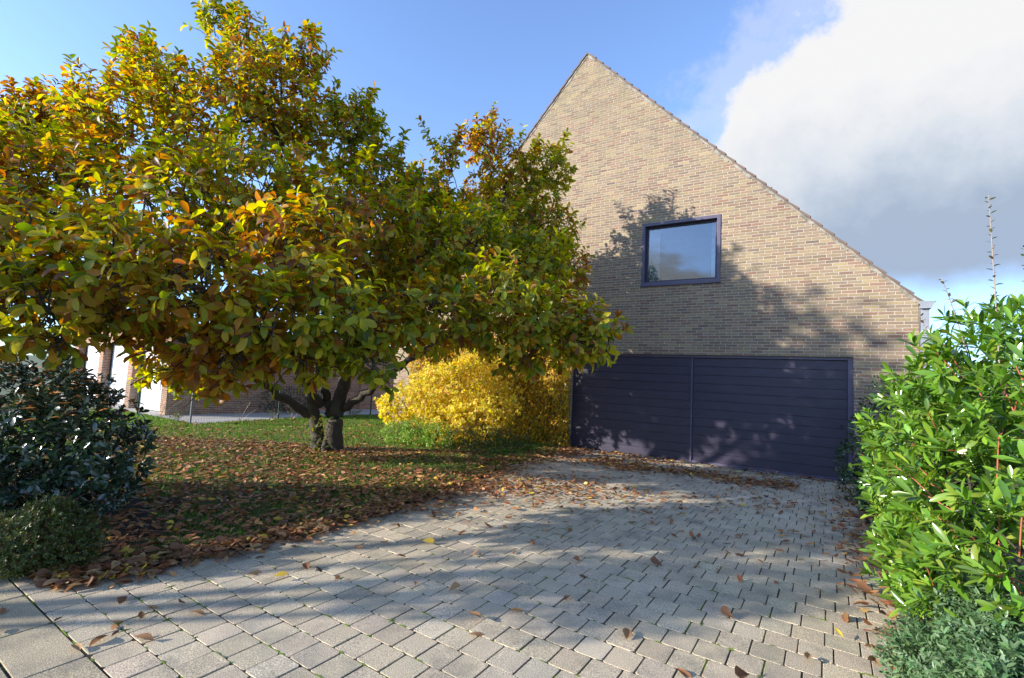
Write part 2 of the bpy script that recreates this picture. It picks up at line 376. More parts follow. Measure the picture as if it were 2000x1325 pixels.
RIGHT_EDGE = [(6.9, 9.6), (5.04, 6.92), (4.37, 5.77), (3.63, 4.67), (2.57, 3.0), (1.8, 1.6), (1.0, 0)]
def inside(p, poly):
    x, y = p[0], p[1]; c = False; j = len(poly)-1
    for i in range(len(poly)):
        a, b_ = poly[i], poly[j]
        if (a[1] > y) != (b_[1] > y) and x < (b_[0]-a[0])*(y-a[1])/(b_[1]-a[1])+a[0]: c = not c
        j = i
    return c
def inside_v(P, poly):
    x, y = P[:, 0], P[:, 1]; c = np.zeros(len(P), bool); j = len(poly)-1
    for i in range(len(poly)):
        a, b_ = poly[i], poly[j]
        if a[1] != b_[1]: c ^= ((a[1] > y) != (b_[1] > y)) & (x < (b_[0]-a[0])*(y-a[1])/(b_[1]-a[1])+a[0])
        j = i
    return c
WA = .5665; EW = Vector((-math.cos(WA), math.sin(WA), 0)); NW = Vector((-math.sin(WA), -math.cos(WA), 0)); W0 = Vector((7.512, 8.906, 0))
DRIVE = [(-3.80, 4.05)] + LAWN_EDGE[1:] + [tuple((W0+EW*7.4-NW*.1)[:2]), tuple((W0-EW*.6-NW*.1)[:2])] + RIGHT_EDGE + [(-6, -1), (-12, 4), (-3.95, 4.2)]
pv = MB(); pc = []
P_ = .2215; PU = .1985; gap = .007
def paver(mb, u0, u1, v0, v1, zt, th=.05, bev=.002, tint=1., tilt=.002):
    z = [max(-.002, min(.004, zt+random.gauss(0, tilt*.5))) for _ in range(4)]; j = lambda: random.gauss(0, .0022)
    def cc(u, v, zz, k): return pw(u+j(), v+j(), zz)
    cu = random.uniform(.006, .018)
    oct_ = [(u0+cu, v0), (u1-cu, v0), (u1, v0+cu), (u1, v1-cu), (u1-cu, v1), (u0+cu, v1), (u0, v1-cu), (u0, v0+cu)]
    zi = [z[0], z[1], z[1], z[2], z[2], z[3], z[3], z[0]]
    mu, mv = (u0+u1)/2, (v0+v1)/2; vs = []
    for (u, v), zz in zip(oct_, zi): vs.append(pw(u, v, zz-th))
    for (u, v), zz in zip(oct_, zi): vs.append(pw(u, v, zz-bev))
    for (u, v), zz in zip(oct_, zi): vs.append(pw(mu+(u-mu)*(1-2*bev/(u1-u0)), mv+(v-mv)*(1-2*bev/(v1-v0)), zz))
    fs = []
    for r_ in (0, 8):
        for i in range(8): fs.append((r_+i, r_+(i+1) % 8, r_+8+(i+1) % 8, r_+8+i))
    fs.append(tuple(range(16, 24)))
    mb.add(vs, fs); return len(vs)
drv_n = []
for r_ in range(0, 60):
    v0 = .006+r_*P_; off = (r_ % 2)*.099 + random.uniform(-.03, .03) - .05
    for k in range(-48, 26):
        u0 = k*PU+off; u1 = u0+PU-gap-random.uniform(0, .005); va = v0+random.uniform(-.002, .002); vb = v0+P_-.005-random.uniform(0, .003)
        cx, cy, _ = pw((u0+u1)/2, (va+vb)/2)
        if cy < .6 or not inside((cx, cy), DRIVE): continue
        if (Vector((cx, cy, 0))-W0).dot(NW) < .12: continue
        nv = paver(pv, u0, u1, va, vb, random.gauss(0, .0012)); 
        tnt = random.gauss(1, .07); pc += [(tnt*random.gauss(1, .015), tnt, tnt*random.gauss(.99, .02), 1)]*nv
# slabs of the pavement on the street side
def slabs():
    s = MB(); c = []
    for r_ in range(0, 9):
        v1 = -.005-r_*.302; v0 = v1-.290; off = (.08 if r_ % 2 else .34)
        for k in range(-10, 14):
            u0 = k*.602+off
            if pw(u0, v0)[1] < .3 or pw(u0, v0)[0] > 3: continue
            nv = paver(s, u0, u0+.59, v0, v1, random.gauss(.002, .002), bev=.005)
            tnt = random.gauss(.82, .04); c += [(tnt, tnt*1.0, tnt*.93, 1)]*nv
    return s, c
def col_attr(o, cols):
    ca = o.data.color_attributes.new('col', 'FLOAT_COLOR', 'POINT'); ca.data.foreach_set('color', np.array(cols, np.float32).ravel())
# the driveway pavers stop at the seam; they run under the lawn edge and the beds
dr = pv.build('driveway', M['paver']); col_attr(dr, pc); kind(dr, 'structure')
sb, sc = slabs(); so_ = sb.build('pavement', M['paver']); col_attr(so_, sc); kind(so_, 'structure')
j_ = MB(); j_.poly([(-14, -3, -.0045), (9, -3, -.0045), (12, 7, -.0045), (2, 14.5, -.0045), (-5, 8, -.0045), (-12, 4, -.0045)]); kind(j_.build('paving_bed', M['joint']), 'structure')
def tri_sheet(name, poly, z, m, rim=True):
    import bmesh
    bm = bmesh.new(); vs = [bm.verts.new((x, y, z)) for x, y in poly]; f = bm.faces.new(vs)
    bmesh.ops.triangulate(bm, faces=[f])
    if f.is_valid and f.normal.z < 0: bmesh.ops.reverse_faces(bm, faces=bm.faces[:])
    me = bpy.data.meshes.new(name); bm.to_mesh(me); bm.free(); me.materials.append(m)
    o = bpy.data.objects.new(name, me); C.objects.link(o); kind(o, 'structure'); return o
tri_sheet('lawn', LAWN, .012, M['lawn'])
tri_sheet('flower_bed', [(6.9, 9.6), (5.04, 6.92), (4.37, 5.77), (3.63, 4.67), (2.57, 3.0), (1.8, 1.6), (3, 0), (14, 3), (14, 12), (8.2, 8.35)], .008, M['soil'])
tri_sheet('planting_bed', [(-3.75, 4.02), (-3.0, 4.25), (-3.3, 5.0), (-3.9, 6.1), (-8, 7), (-11, 4), (-12, 2.9), (-4.3, 4.2)], .018, M['soil'])
tri_sheet('path', [(-19, 20.2), (-11.35, 15.35), (-8.5, 13.5), (-7.35, 15.95), (-5.2, 19.4), (-3.2, 24), (-8, 26), (-22, 26)], .004, M['path'])

# moss cushions sitting in the joints
mo = MB()
for _ in range(620):
    r_ = random.randint(0, 30); u = random.gauss(.2, 2.0); v = .006+r_*P_-.004
    x, y, _z = pw(u, v)
    if not (1.8 < y < 7 and inside((x, y), DRIVE)): continue
    ln = random.uniform(.02, .10); w2 = random.uniform(.006, .013); n = 10; ang = 0 if random.random() < .75 else math.pi/2
    vs = [pw(u, v, .004+random.uniform(0, .003))]
    for k in range(n):
        a_ = 2*math.pi*k/n; rr = random.uniform(.7, 1.15); du, dv = math.cos(a_)*ln*rr, math.sin(a_)*w2*rr
        if ang: du, dv = dv, du
        vs.append(pw(u+du, v+dv, -.006))
    mo.add(vs, [(0, 1+k, 1+(k+1) % n) for k in range(n)])
kind(mo.build('moss', M['moss'], smooth=True), 'stuff', 'bright green moss cushions growing in the joints of the driveway paving', 'moss')

# grass
def grass():
    n = 210000
    x = rng.uniform(-13, 2, n); y = 3.7+15*rng.random(n)**1.1
    P = np.stack([x, y, np.full(n, .01)], 1); k = inside_v(P, LAWN)
    ax = np.abs(x/y); k &= (ax < 1.12)
    bare = np.sin(x*1.7+1)*np.sin(y*1.3+2)+np.sin(x*3.9)*np.sin(y*4.3)*.6
    k &= ~((y < 8.5) & (bare < -.15) & (rng.random(n) < .75))
    k &= ~((x < -3.3) & (y < 6.3) & (x+y < 1.6))
    P = P[k]; n = len(P); dist = np.linalg.norm(P[:, :2], axis=1)
    D = np.stack([rng.normal(0, .42, n), rng.normal(0, .42, n), np.ones(n)], 1); N = rng.normal(0, 1, (n, 3)); N[:, 1] -= .8
    L = rng.uniform(.025, .065, n)*(1+.2*rng.random(n)); W = .0035+.0011*dist
    col = palette(n, [(.07, .16, .02), (.13, .24, .03), (.20, .27, .05), (.23, .20, .08)], [4, 5, 3, .7], .2)
    tv = (np.array([(-.5, 0), (.5, 0), (.2, .6), (-.2, .6), (0, 1)], float), [(0, 1, 2, 3), (3, 2, 4)])
    o = leaves('grass', P, D, N, L, W, rng.uniform(-.3, .4, n), np.zeros(n), col, tv, M['grass'])
    kind(o, 'stuff', 'short green lawn grass showing between the fallen leaves', 'grass')
grass()

# ------------------------------------------------------------ the gabled house
MW = Matrix.Translation(W0) @ Matrix(((EW.x, -NW.x, 0, 0), (EW.y, -NW.y, 0, 0), (0, 0, 1, 0), (0, 0, 0, 1)))   # local x along wall (t), y into the house, z up
house = empty('brick_house', W0, 'gabled yellow and red brick house with a wide dark purple garage door', 'house')
def local(mb, name, mats, parent, **k):
    o = mb.build(name, mats, None, **k); o.matrix_world = MW
    o.parent = parent; o.matrix_parent_inverse = parent.matrix_world.inverted(); return o
EAVE, APEX, TA, TW, DEP = 3.47, 10.60, 6.90, 13.45, 9.0
def rake(t_): return EAVE+(APEX-EAVE)*(t_/TA) if t_ < TA else APEX-(APEX-EAVE)*((t_-TA)/(TW-TA))
G0, G1, GH = 1.0, 7.0, 2.42; A0, A1, Z0, Z1 = 3.44, 5.24, 4.085, 5.63
wl = MB(); TH = .28
def panel(pts, y=0., rev=False):
    p = [(a, y, b) for a, b in pts]; wl.poly(p if not rev else p[::-1])
# front face cut round the openings (columns of t)
panel([(0, 0), (G0, 0), (G0, rake(G0)), (0, EAVE)])
panel([(G0, GH), (A0, GH), (A0, rake(A0)), (G0, rake(G0))])
panel([(A0, GH), (A1, GH), (A1, Z0), (A0, Z0)]); panel([(A0, Z1), (A1, Z1), (A1, rake(A1)), (A0, rake(A0))])
panel([(A1, GH), (TA, GH), (TA, APEX), (A1, rake(A1))]); panel([(TA, GH), (G1, GH), (G1, rake(G1)), (TA, APEX)])
panel([(G1, 0), (TW, 0), (TW, EAVE), (G1, rake(G1))])
def reveal(a, b_): wl.add([(a[0], 0, a[1]), (b_[0], 0, b_[1]), (b_[0], TH, b_[1]), (a[0], TH, a[1])], [(0, 1, 2, 3)])
for a, b_ in (((G0, 0), (G0, GH)), ((G0, GH), (G1, GH)), ((G1, GH), (G1, 0)), ((A0, Z0), (A0, Z1)), ((A0, Z1), (A1, Z1)), ((A1, Z1), (A1, Z0)), ((A1, Z0), (A0, Z0))): reveal(a, b_)
wl.add([(0, 0, 0), (0, DEP, 0), (0, DEP, EAVE), (0, 0, EAVE)], [(0, 1, 2, 3)])
wl.add([(TW, 0, 0), (TW, DEP, 0), (TW, DEP, EAVE), (TW, 0, EAVE)], [(0, 3, 2, 1)])
wl.poly([(0, DEP, 0), (TW, DEP, 0), (TW, DEP, EAVE), (TA, DEP, APEX), (0, DEP, EAVE)])
local(wl, 'wall', M['brick'], house)
# room behind the window (so that the pane looks into a dim room)
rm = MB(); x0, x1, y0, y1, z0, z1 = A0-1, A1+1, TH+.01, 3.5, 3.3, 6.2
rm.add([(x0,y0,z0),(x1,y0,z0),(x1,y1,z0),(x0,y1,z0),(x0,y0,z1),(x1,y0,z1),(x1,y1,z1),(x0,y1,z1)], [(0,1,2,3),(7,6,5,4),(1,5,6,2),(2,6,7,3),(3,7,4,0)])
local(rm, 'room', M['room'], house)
# roof: tiled slabs with stepped verge
def roof():
    r = MB(); vm_ = MB()
    for (ta, tb, sgn) in ((-.10, TA, 1), (TW+.10, TA, -1)):
        za = EAVE-.10*(APEX-EAVE)/TA; L = math.hypot(tb-ta, APEX-za); n = 34
        dx, dz = (tb-ta)/n, (APEX-za)/n; nx, nz = -(APEX-za)/L*sgn, abs(tb-ta)/L
        for k in range(n):
            a = (ta+dx*k, za+dz*k); b_ = (ta+dx*(k+1.12), za+dz*(k+1.12))
            lift0, lift1 = .075, .035
            q = [(a[0]+nx*.028, a[1]+nz*.028), (b_[0]+nx*.012, b_[1]+nz*.012), (b_[0]+nx*lift1, b_[1]+nz*lift1), (a[0]+nx*lift0, a[1]+nz*lift0)]
            if k == n-1:
                q[1] = (TA+nx*.0, APEX+.02); q[2] = (TA, APEX+.055)
            if sgn < 0: q = q[::-1]
            r.prism(q, -.035, DEP+.1)
        # uneven mortar fillet between bricks and tiles
        m_ = 60
        for k in range(m_):
            u0, u1 = k/m_, (k+1)/m_
            p0 = (max(min(ta+(tb-ta)*u0, TW), 0), 0); 
            xa, xb = ta+(tb-ta)*u0, ta+(tb-ta)*u1; zA, zB = za+(APEX-za)*u0, za+(APEX-za)*u1
            h0 = .03+.015*math.sin(k*1.3)+random.uniform(-.012, .012); 
            q = [(xa+nx*.02, zA+nz*.02), (xb+nx*.02, zB+nz*.02), (xb-nx*h0, zB-nz*h0), (xa-nx*h0, zA-nz*h0)]
            if sgn > 0: q = q[::-1]
            vm_.prism(q, -.012, .05)
    local(r, 'roof', M['tile'], house); local(vm_, 'verge_mortar', M['mortar'], house)
roof()
gt = MB(); gt.prism([(-.02, 3.34), (-.18, 3.34), (-.235, 3.46), (-.25, 3.46), (-.25, 3.475), (-.02, 3.475)], -.04, DEP, None)
local(gt, 'gutter', M['zinc'], house)
dp = MB(); dp.box((-.155, .02, 0), (-.03, .14, 3.34)); dp.box((-.025, .012, .0), (-.004, .06, 3.40)); local(dp, 'downpipe', M['zinc'], house, bevel=.006)
# garage door : fixed frame + two planked leaves
gd = MB(); gd.box((G0, .05, 0), (G0+.09, .15, GH)); gd.box((G0+.09, .05, GH-.06), (G1, .15, GH)); gd.box((4.0, .045, 0), (4.035, .15, GH-.06)); gd.box((G0+.09, .058, 0), (4.0, .15, .05)); 
gdo = local(gd, 'garage_door', M['frame'], house, bevel=.004)
def planks(name, x0, x1, z0, z1, y, nz):
    m_ = MB(); h = (z1-z0)/nz
    for k in range(nz):
        m_.box((x0, y, z0+h*k), (x1, y+.05, z0+h*(k+1)-.011)); 
    m_.box((x0, y+.016, z0), (x1, y+.06, z1))
    return local(m_, name, M['purple'], gdo, bevel=.003)
planks('door_leaf', G0+.092, 3.998, .052, GH-.062, .085, 12); planks('door_leaf', 4.037, G1-.002, .01, GH-.062, .075, 12)
hd = MB(); hd.box((1.17, .072, 1.03), (1.215, .084, 1.09)); hd.tube([(1.192, .072, 1.075), (1.192, .058, 1.075)], .012, 10); local(hd, 'lock', M['black'], gdo)
st = MB(); st.box((G0, -.10, -.03), (G1, .05, .006)); local(st, 'threshold', M['mortar'], house)
# window
wf = MB(); pr = -.022; fw = .075
wf.box((A0, pr, Z0), (A0+fw, .10, Z1)); wf.box((A1-fw, pr, Z0), (A1, .10, Z1)); wf.box((A0+fw, pr+.002, Z1-fw), (A1-fw, .10, Z1)); wf.box((A0+fw, pr+.002, Z0), (A1-fw, .10, Z0+fw))
wf.box((A0-.012, pr-.02, Z0-.03), (A1+.02, .02, Z0-.002))
wfo = local(wf, 'window', M['frame'], house, bevel=.004)
sf = MB(); a0, a1, b0, b1 = A0+fw+.001, A1-fw-.001, Z0+fw+.001, Z1-fw-.001; q = .05
sf.box((a0, .098, b0), (a0+q, .15, b1)); sf.box((a1-q, .098, b0), (a1, .15, b1)); sf.box((a0+q, .1, b1-q), (a1-q, .15, b1)); sf.box((a0+q, .1, b0), (a1-q, .15, b0+q))
local(sf, 'sash', M['purple'], wfo, bevel=.003)
pn = MB(); pn.box((a0+q-.004, .125, b0+q-.004), (a1-q+.004, .131, b1-q+.004)); local(pn, 'pane', M['glass'], wfo)
for c0, c1 in ((a0+.03, a0+.16), (a1-.30, a1-.02)):
    cu = MB(); n = 28
    vs = [(c0+(c1-c0)*i/n, .23+.022*math.sin(i*1.35)+.01*math.sin(i*.7), z) for z in (Z0+.05, Z1-.02) for i in range(n+1)]
    cu.add(vs, [(i, i+1, n+2+i, n+1+i) for i in range(n)]); local(cu, 'curtain', M['curtain'], wfo, smooth=True)

# ------------------------------------------------------------ neighbour's garage
NA = math.radians(34); ND = Vector((-math.cos(NA), math.sin(NA), 0)); NN = Vector((math.sin(NA), math.cos(NA), 0))     # x to the far left, y into the building
NC = Vector((-10.72, 15.35, 0)); MN = Matrix.Translation(NC) @ Matrix(((ND.x, NN.x, 0, 0), (ND.y, NN.y, 0, 0), (0, 0, 1, 0), (0, 0, 0, 1)))
nb = empty('neighbour_garage', NC, 'low red brick garage block with white doors behind the lawn', 'garage')
def nl(mb, name, m, parent=nb, **k):
    o = mb.build(name, m, None, **k); o.matrix_world = MN; o.parent = parent; o.matrix_parent_inverse = parent.matrix_world.inverted(); return o
NH = 2.75
b_ = MB(); b_.box((.012, .36, 0), (10.4, 11.8, NH-.01)); nl(b_, 'wall', M['redbrick'])
for k in range(4):
    p = MB(); x = k*2.95; p.box((x, 0, 0), (x+.42, .40, NH-.25)); nl(p, 'pillar', M['redbrick'])
b_ = MB(); b_.box((0, .02, 2.28), (10.4, .42, NH)); nl(b_, 'lintel', M['redbrick'])
b_ = MB(); b_.box((-.12, -.12, NH), (10.6, 11.9, NH+.16)); nl(b_, 'roof', M['black'])
b_ = MB(); b_.box((-.06, 7.4, 0), (.01, 11.5, NH-.3)); nl(b_, 'side_pier', M['redbrick'])
for k in range(3):
    x = k*2.95+.42; dd = MB()
    for i in range(8): dd.box((x+.09, .27, .03+i*.275), (x+2.44, .33, .03+(i+1)*.275-.012))
    dd.box((x+.09, .285, .03), (x+2.44, .34, 2.22)); do = nl(dd, 'garage_door', M['white'])
    fr_ = MB(); fr_.box((x, .24, 0), (x+.088, .345, 2.28)); fr_.box((x+2.442, .24, 0), (x+2.53, .345, 2.28)); fr_.box((x+.088, .24, 2.222), (x+2.442, .345, 2.28)); nl(fr_, 'door_frame', M['black'], do)

# wire fence
FP = [(-14.6, 17.5), (-11.31, 15.0), (-8.62, 13.36), (-7.43, 15.88), (-5.34, 19.0), (-3.9, 16.2)]
fe = empty('wire_fence', (-8.62, 13.36, 0), 'dark green wire mesh fence along the far edge of the lawn', 'fence')
for i, (x, y) in enumerate(FP[:-1]):
    p = MB(); p.tube([(x, y, -.02), (x, y, 1.08)], .026, 10); p.tube([(x, y, 1.08), (x, y, 1.10)], [.032, .02], 10); p.build('post', M['grey'] if i == 2 else M['green'], fe)
for i in range(len(FP)-2):
    a = Vector((*FP[i], 0)); c_ = Vector((*FP[i+1], 0)); L = (c_-a).length; dr_ = (c_-a)/L; mm = MB(); r_ = .0022
    k = 0
    while k*.075 < L:
        p = a+dr_*(k*.075); mm.tube([(p.x, p.y, .04), (p.x, p.y, 1.04)], r_, 3, False); k += 1
    for z in np.arange(.04, 1.05, .1): mm.tube([(a.x, a.y, z), (c_.x, c_.y, z)], r_, 3, False)
    mm.build('wire_mesh', M['green'], fe)

# ------------------------------------------------------------ magnolia
CROWN = [
 # reaching towards the camera
 (-4.84, 4.2, 2.24, .7), (-3.91, 4.0, 2.12, .45), (-4.68, 4.6, 2.78, .6), (-3.56, 4.3, 2.51, .55), (-3.75, 4.0, 1.85, .22), (-3.6, 4.4, 2.11, .35), (-4.47, 4.0, 1.84, .3), (-2.93, 4.4, 2.38, .55), (-2.81, 4.6, 1.88, .3), (-2.36, 4.6, 2.24, .45), (-1.85, 4.8, 2.3, .5), (-2.28, 5.2, 2.96, .6), (-1.5, 5.4, 2.23, .45), (-.88, 5.8, 2.43, .55), (-.15, 6.0, 2.56, .6), (.43, 6.0, 2.46, .42), (.91, 6.0, 2.39, .28), (-2.58, 4.8, 1.95, .25), (-1.64, 5.2, 1.92, .25),
 # middle
 (-4.1, 5.6, 3.34, .8), (-5.77, 6.2, 3.73, .75), (-7.16, 6.5, 4.21, .9), (-3.43, 6.2, 3.78, .9), (-2.31, 6.5, 3.59, .9), (-1.41, 7.0, 3.4, .8), (-.64, 7.5, 3.74, .7), (.2, 8.0, 3.57, .7), (-6.69, 5.5, 3.7, .8),
 # upper
 (-5.88, 7.0, 5.05, .85), (-5.65, 7.4, 6.03, .55), (-6.32, 7.5, 6.59, .32), (-6.79, 7.2, 5.44, .4), (-7.34, 7.0, 5.05, .45), (-4.5, 7.2, 5.39, .95), (-3.9, 7.5, 6.01, .85), (-4.53, 7.6, 6.84, .45), (-5.17, 7.6, 7.34, .28), (-3.68, 7.6, 6.79, .38), (-2.98, 7.6, 5.43, .7), (-2.44, 8.0, 5.03, .6), (-2.0, 8.0, 4.25, .6), (-8.54, 7.0, 4.91, .7),
 # back
 (-1.53, 9.5, 6.15, .3), (-.75, 10.0, 6.66, .5), (-.16, 10.0, 5.79, .75), (.64, 10.0, 6.16, .5), (.3, 9.5, 4.65, .85), (.76, 9.0, 3.63, .6), (-1.35, 9.5, 4.88, .6), (-5.68, 8.0, 1.52, .38), (-4.91, 8.0, 1.39, .22), (-2.16, 9.0, 3.29, .7), (-3.88, 9.0, 3.21, .6),
 # left, beyond the frame
 (-8.7, 5.6, 4.4, .9), (-5.48, 4.2, 2.7, .5)]
EXTRA = [(-3.34, 4.9, 1.77, 0.28), (-2.26, 4.9, 1.82, 0.28), (-1.89, 5.0, 1.9, 0.28), (-3.08, 5.2, 1.53, 0.2), (-2.6, 4.7, 1.72, .24), (-2.0, 4.75, 1.72, .22), (-1.4, 5.0, 1.75, .22), (.1, 5.8, 2.0, .3), (-5.55, 7.0, 2.5, 0.38), (-4.9, 7.0, 2.5, 0.4), (-6.13, 6.8, 2.6, 0.4), (-1.89, 9.5, 5.28, 0.5), (-3.09, 8.8, 6.34, 0.45), (-2.8, 6.5, 2.78, 0.7), (-1.96, 7.5, 3.02, 0.7), (-1.14, 8.5, 3.43, 0.8), (-7.92, 7.0, 3.23, 0.9), (-8.41, 8.0, 5.72, 0.5)]
CROWN = CROWN[:28] + [(b[0]*1.13, b[1]*1.13, 1.68+(b[2]-1.68)*1.13, b[3]*1.13) for b in CROWN[28:42]] + [(b[0]*1.05, b[1]*1.05, 1.68+(b[2]-1.68)*1.05, b[3]*1.05) for b in CROWN[42:]]
CROWN += [(-.8, 11, 5.6, .7), (0, 11, 5.0, .8), (-1.5, 11, 4.6, .8), (.3, 10.8, 4.0, .8), (-.5, 11, 3.4, .8), (-2.5, 11, 4.6, .9), (-2.4, 11, 5.8, .7), (-4.2, 10.6, 5.0, 1.0), (-5.6, 9.8, 4.4, .9), (-1.8, 11.2, 2.5, .6), (-.6, 11.3, 2.7, .6), (-3, 10.9, 2.7, .6), (.4, 10.6, 2.9, .5), (1.18, 6.1, 2.35, .2), (.72, 6.0, 2.1, .28), (1.0, 6.0, 2.1, .2), (.3, 5.9, 2.05, .28)]
CROWN += EXTRA
TB0 = Vector((-3.67, 10.16, 0))
mag = empty('magnolia_tree', TB0, 'large spreading magnolia with forked trunk and yellow, green and brown leaves on the lawn', 'tree')
br = MB()
def bez(p0, p1, p2, p3, n): return [p0*(1-s)**3+p1*3*s*(1-s)**2+p2*3*s*s*(1-s)+p3*s**3 for s in [i/n for i in range(n+1)]]
def wig(pts, a):
    return [p if i in (0, len(pts)-1) else p+Vector((random.gauss(0, a), random.gauss(0, a), random.gauss(0, a))) for i, p in enumerate(pts)]
V = Vector
stems = []     # (fork point, radius, direction)
def limb(pts, r0, r1, seg=12, a=.015):
    pts = [V(p) for p in pts]; n = 6; out = []
    for i in range(len(pts)-1):
        p0, p1 = pts[i], pts[i+1]; m0 = (pts[i+1]-pts[max(i-1, 0)])*.5; m1 = (pts[min(i+2, len(pts)-1)]-pts[i])*.5
        for k in range(n):
            s = k/n; out.append(p0*(2*s**3-3*s*s+1)+m0*(s**3-2*s*s+s)+p1*(-2*s**3+3*s*s)+m1*(s**3-s*s))
    out.append(pts[-1]); out = wig(out, a); N_ = len(out)-1
    rad = [r0+(r1-r0)*(i/N_)**.8 for i in range(N_+1)]; br.tube(out, rad, seg); return out, rad
x, y, _ = TB0
L1 = limb([(x-.22, y+.02, -.06), (x-.26, y-.02, .4), (x-.33, y-.1, .85), (x-.45, y-.4, 1.5), (x-.9, y-1.3, 2.6), (x-1.1, y-2.4, 4.2)], .16, .06, a=.008)
L2 = limb([(x+.12, y, -.06), (x+.10, y-.02, .5), (x+.16, y-.05, 1.0), (x+.42, y-.3, 1.7), (x+1.2, y-.8, 2.8), (x+2.4, y-.8, 4.4)], .21, .06, a=.008)
L3 = limb([(x-.28, y-.02, .7), (x-.75, y-.25, .95), (x-1.35, y-.9, 1.55), (x-2.2, y-2.4, 2.3), (x-2.9, y-4.0, 3.0)], .12, .04, a=.02)
L4 = limb([(x+.15, y, .85), (x+.65, y-.2, 1.15), (x+1.25, y-.7, 1.6), (x+2.4, y-2.0, 2.2), (x+3.3, y-3.2, 2.6)], .10, .035, a=.02)
L5 = limb([(x+.02, y, .75), (x-.12, y-.05, 1.15), (x-.3, y-.2, 1.8), (x-.2, y-1.2, 3.4), (x+.1, y-2.6, 5.2)], .11, .04, a=.02)
L6 = limb([(x-.22, y-.05, .95), (x-.3, y-1.2, 1.7), (x-.1, y-3.2, 2.3), (x+.7, y-4.6, 2.5)], .10, .04, a=.02)
L7 = limb([(x+.2, y, 1.1), (x+.35, y+.3, 2.0), (x+.3, y+.1, 3.2), (x-.6, y-1.5, 5.5), (x-1.0, y-2.2, 6.6)], .10, .035, a=.03)
L8 = limb([(x+.5, y-.35, 1.8), (x+1.6, y-.3, 3.2), (x+3.0, y-.3, 4.6), (x+3.4, y-.2, 5.8)], .085, .03, a=.03)
# root flare
for k in range(7):
    a_ = k*.9+.3; br.tube([(x+.0+math.cos(a_)*.34, y+math.sin(a_)*.30, -.03), (x-.03+math.cos(a_)*.20, y+math.sin(a_)*.16, .10), (x-.04+math.cos(a_)*.10, y+math.sin(a_)*.08, .34)], [.05, .075, .03], 8)
nodes = []
for pts, rad in (L1, L2, L3, L4, L5, L6, L7, L8):
    for p, r_ in list(zip(pts, rad))[4:]: nodes.append((p, r_))
cen = []
order = sorted(CROWN, key=lambda b: (V(b[:3])-TB0).length)
for b_ in order:
    c_ = V(b_[:3]); best = min(nodes, key=lambda q: (q[0]-c_).length*(1+.6*(q[0].z > c_.z+.3)))
    p0, r0 = best; dv = c_-p0; L = dv.length
    if L < .15: continue
    mid = p0+dv*.5+V((0, 0, .10*L)); pts = bez(p0, p0+dv*.33+V((0, 0, .05*L)), mid, c_, max(5, int(L*5)))
    pts = wig(pts, .02); rr = min(r0*.8, .02+.022*L); rad = [rr+(.012-rr)*(i/(len(pts)-1)) for i in range(len(pts))]
    br.tube(pts, rad, 8); nodes += list(zip(pts[2:], rad[2:]))
    for _ in range(6):
        u = V((random.gauss(0, 1), random.gauss(0, 1), random.gauss(.4, 1))).normalized(); e = c_+u*b_[3]*random.uniform(.6, .95)
        q0 = pts[random.randint(len(pts)//2, len(pts)-1)]; pp = wig(bez(q0, q0+(e-q0)*.3, q0+(e-q0)*.7+V((0, 0, .05)), e, 5), .012)
        br.tube(pp, [.012, .011, .009, .008, .006, .004], 5); nodes += [(p, .008) for p in pp[2:]]
# leaf clusters
P, U, BI = blob_points(CROWN, 330, inner=.40, squash=.86, core=.62, keep=.45, rough=.22)
A = nrm(U*.65 + np.array([0, 0, .42]) + rng.normal(0, .42, P.shape))
low_ = P[:, 2] < 2.2; A[low_, 2] -= .35; A = nrm(A)
# long shoots breaking the outline
SH = []
for k in range(150):
    b_ = random.choice(CROWN[19:50]); u = V((random.gauss(0, .8), random.gauss(0, .8), random.gauss(.9, .5))).normalized()
    s0 = V(b_[:3])+V((u.x, u.y, u.z*.86))*b_[3]*.85; dr_ = (u*.5+V((random.gauss(0, .15), random.gauss(0, .15), .75))).normalized(); L = random.uniform(.18, .55)
    SH.append((s0, dr_, L)); br.tube([s0-dr_*.2, s0+dr_*L*.5, s0+dr_*L], [.006, .005, .003], 4)
for s0, dr_, L in SH:
    m_ = int(L/.11)+1; P = np.concatenate([P, np.array([list(s0+dr_*(L*(i+1)/m_-.05)) for i in range(m_)])]); A = np.concatenate([A, np.tile(np.array(dr_), (m_, 1))])
tw = rng.uniform(.10, .2, len(P))
LP, LD, LN, own = rosettes(P, A, 7, tw, (.85, 1.35), .38)
n = len(LP); print('magnolia leaves', n)
k_ = rng.random(n) < .93; LP, LD, LN, own = LP[k_], LD[k_], LN[k_], own[k_]; n = len(LP)
LL = rng.uniform(.09, .155, n); LW = LL*rng.uniform(.42, .54, n)
def field(P, s, seed):
    r_ = np.random.default_rng(seed); v = 0
    for k in range(6):
        a = r_.normal(0, s, 3); v = v+np.sin(P@a+r_.uniform(0, 6))
    return v/6
cl = field(P, 1.4, 5)[own]+rng.normal(0, .28, n); up_ = (P[own][:, 0] > -1.8)
GREEN = [(.22, .26, .02), (.36, .36, .025), (.50, .44, .03), (.12, .18, .02)]; YEL = [(.55, .42, .03), (.48, .33, .03), (.46, .42, .035)]; BRN = [(.44, .19, .025), (.32, .125, .03), (.56, .29, .03), (.20, .085, .035)]
cg, cy_, cb = palette(n, GREEN, [2.2, 3, 2, 1], .15), palette(n, YEL, [3, 2, 2], .12), palette(n, BRN, [3, 2, 2, 1.4], .18); brn_patch = .03+.22*np.exp(-(((P[own]-np.array([-6.2, 8, 6.4]))/np.array([2.2, 2.5, 1.3]))**2).sum(1))
sel = cl+brn_patch+rng.normal(0, .30, n); col = np.where((sel < .08+.10*up_)[:, None], cg, np.where((sel < .31+.05*up_)[:, None], cy_, cb))
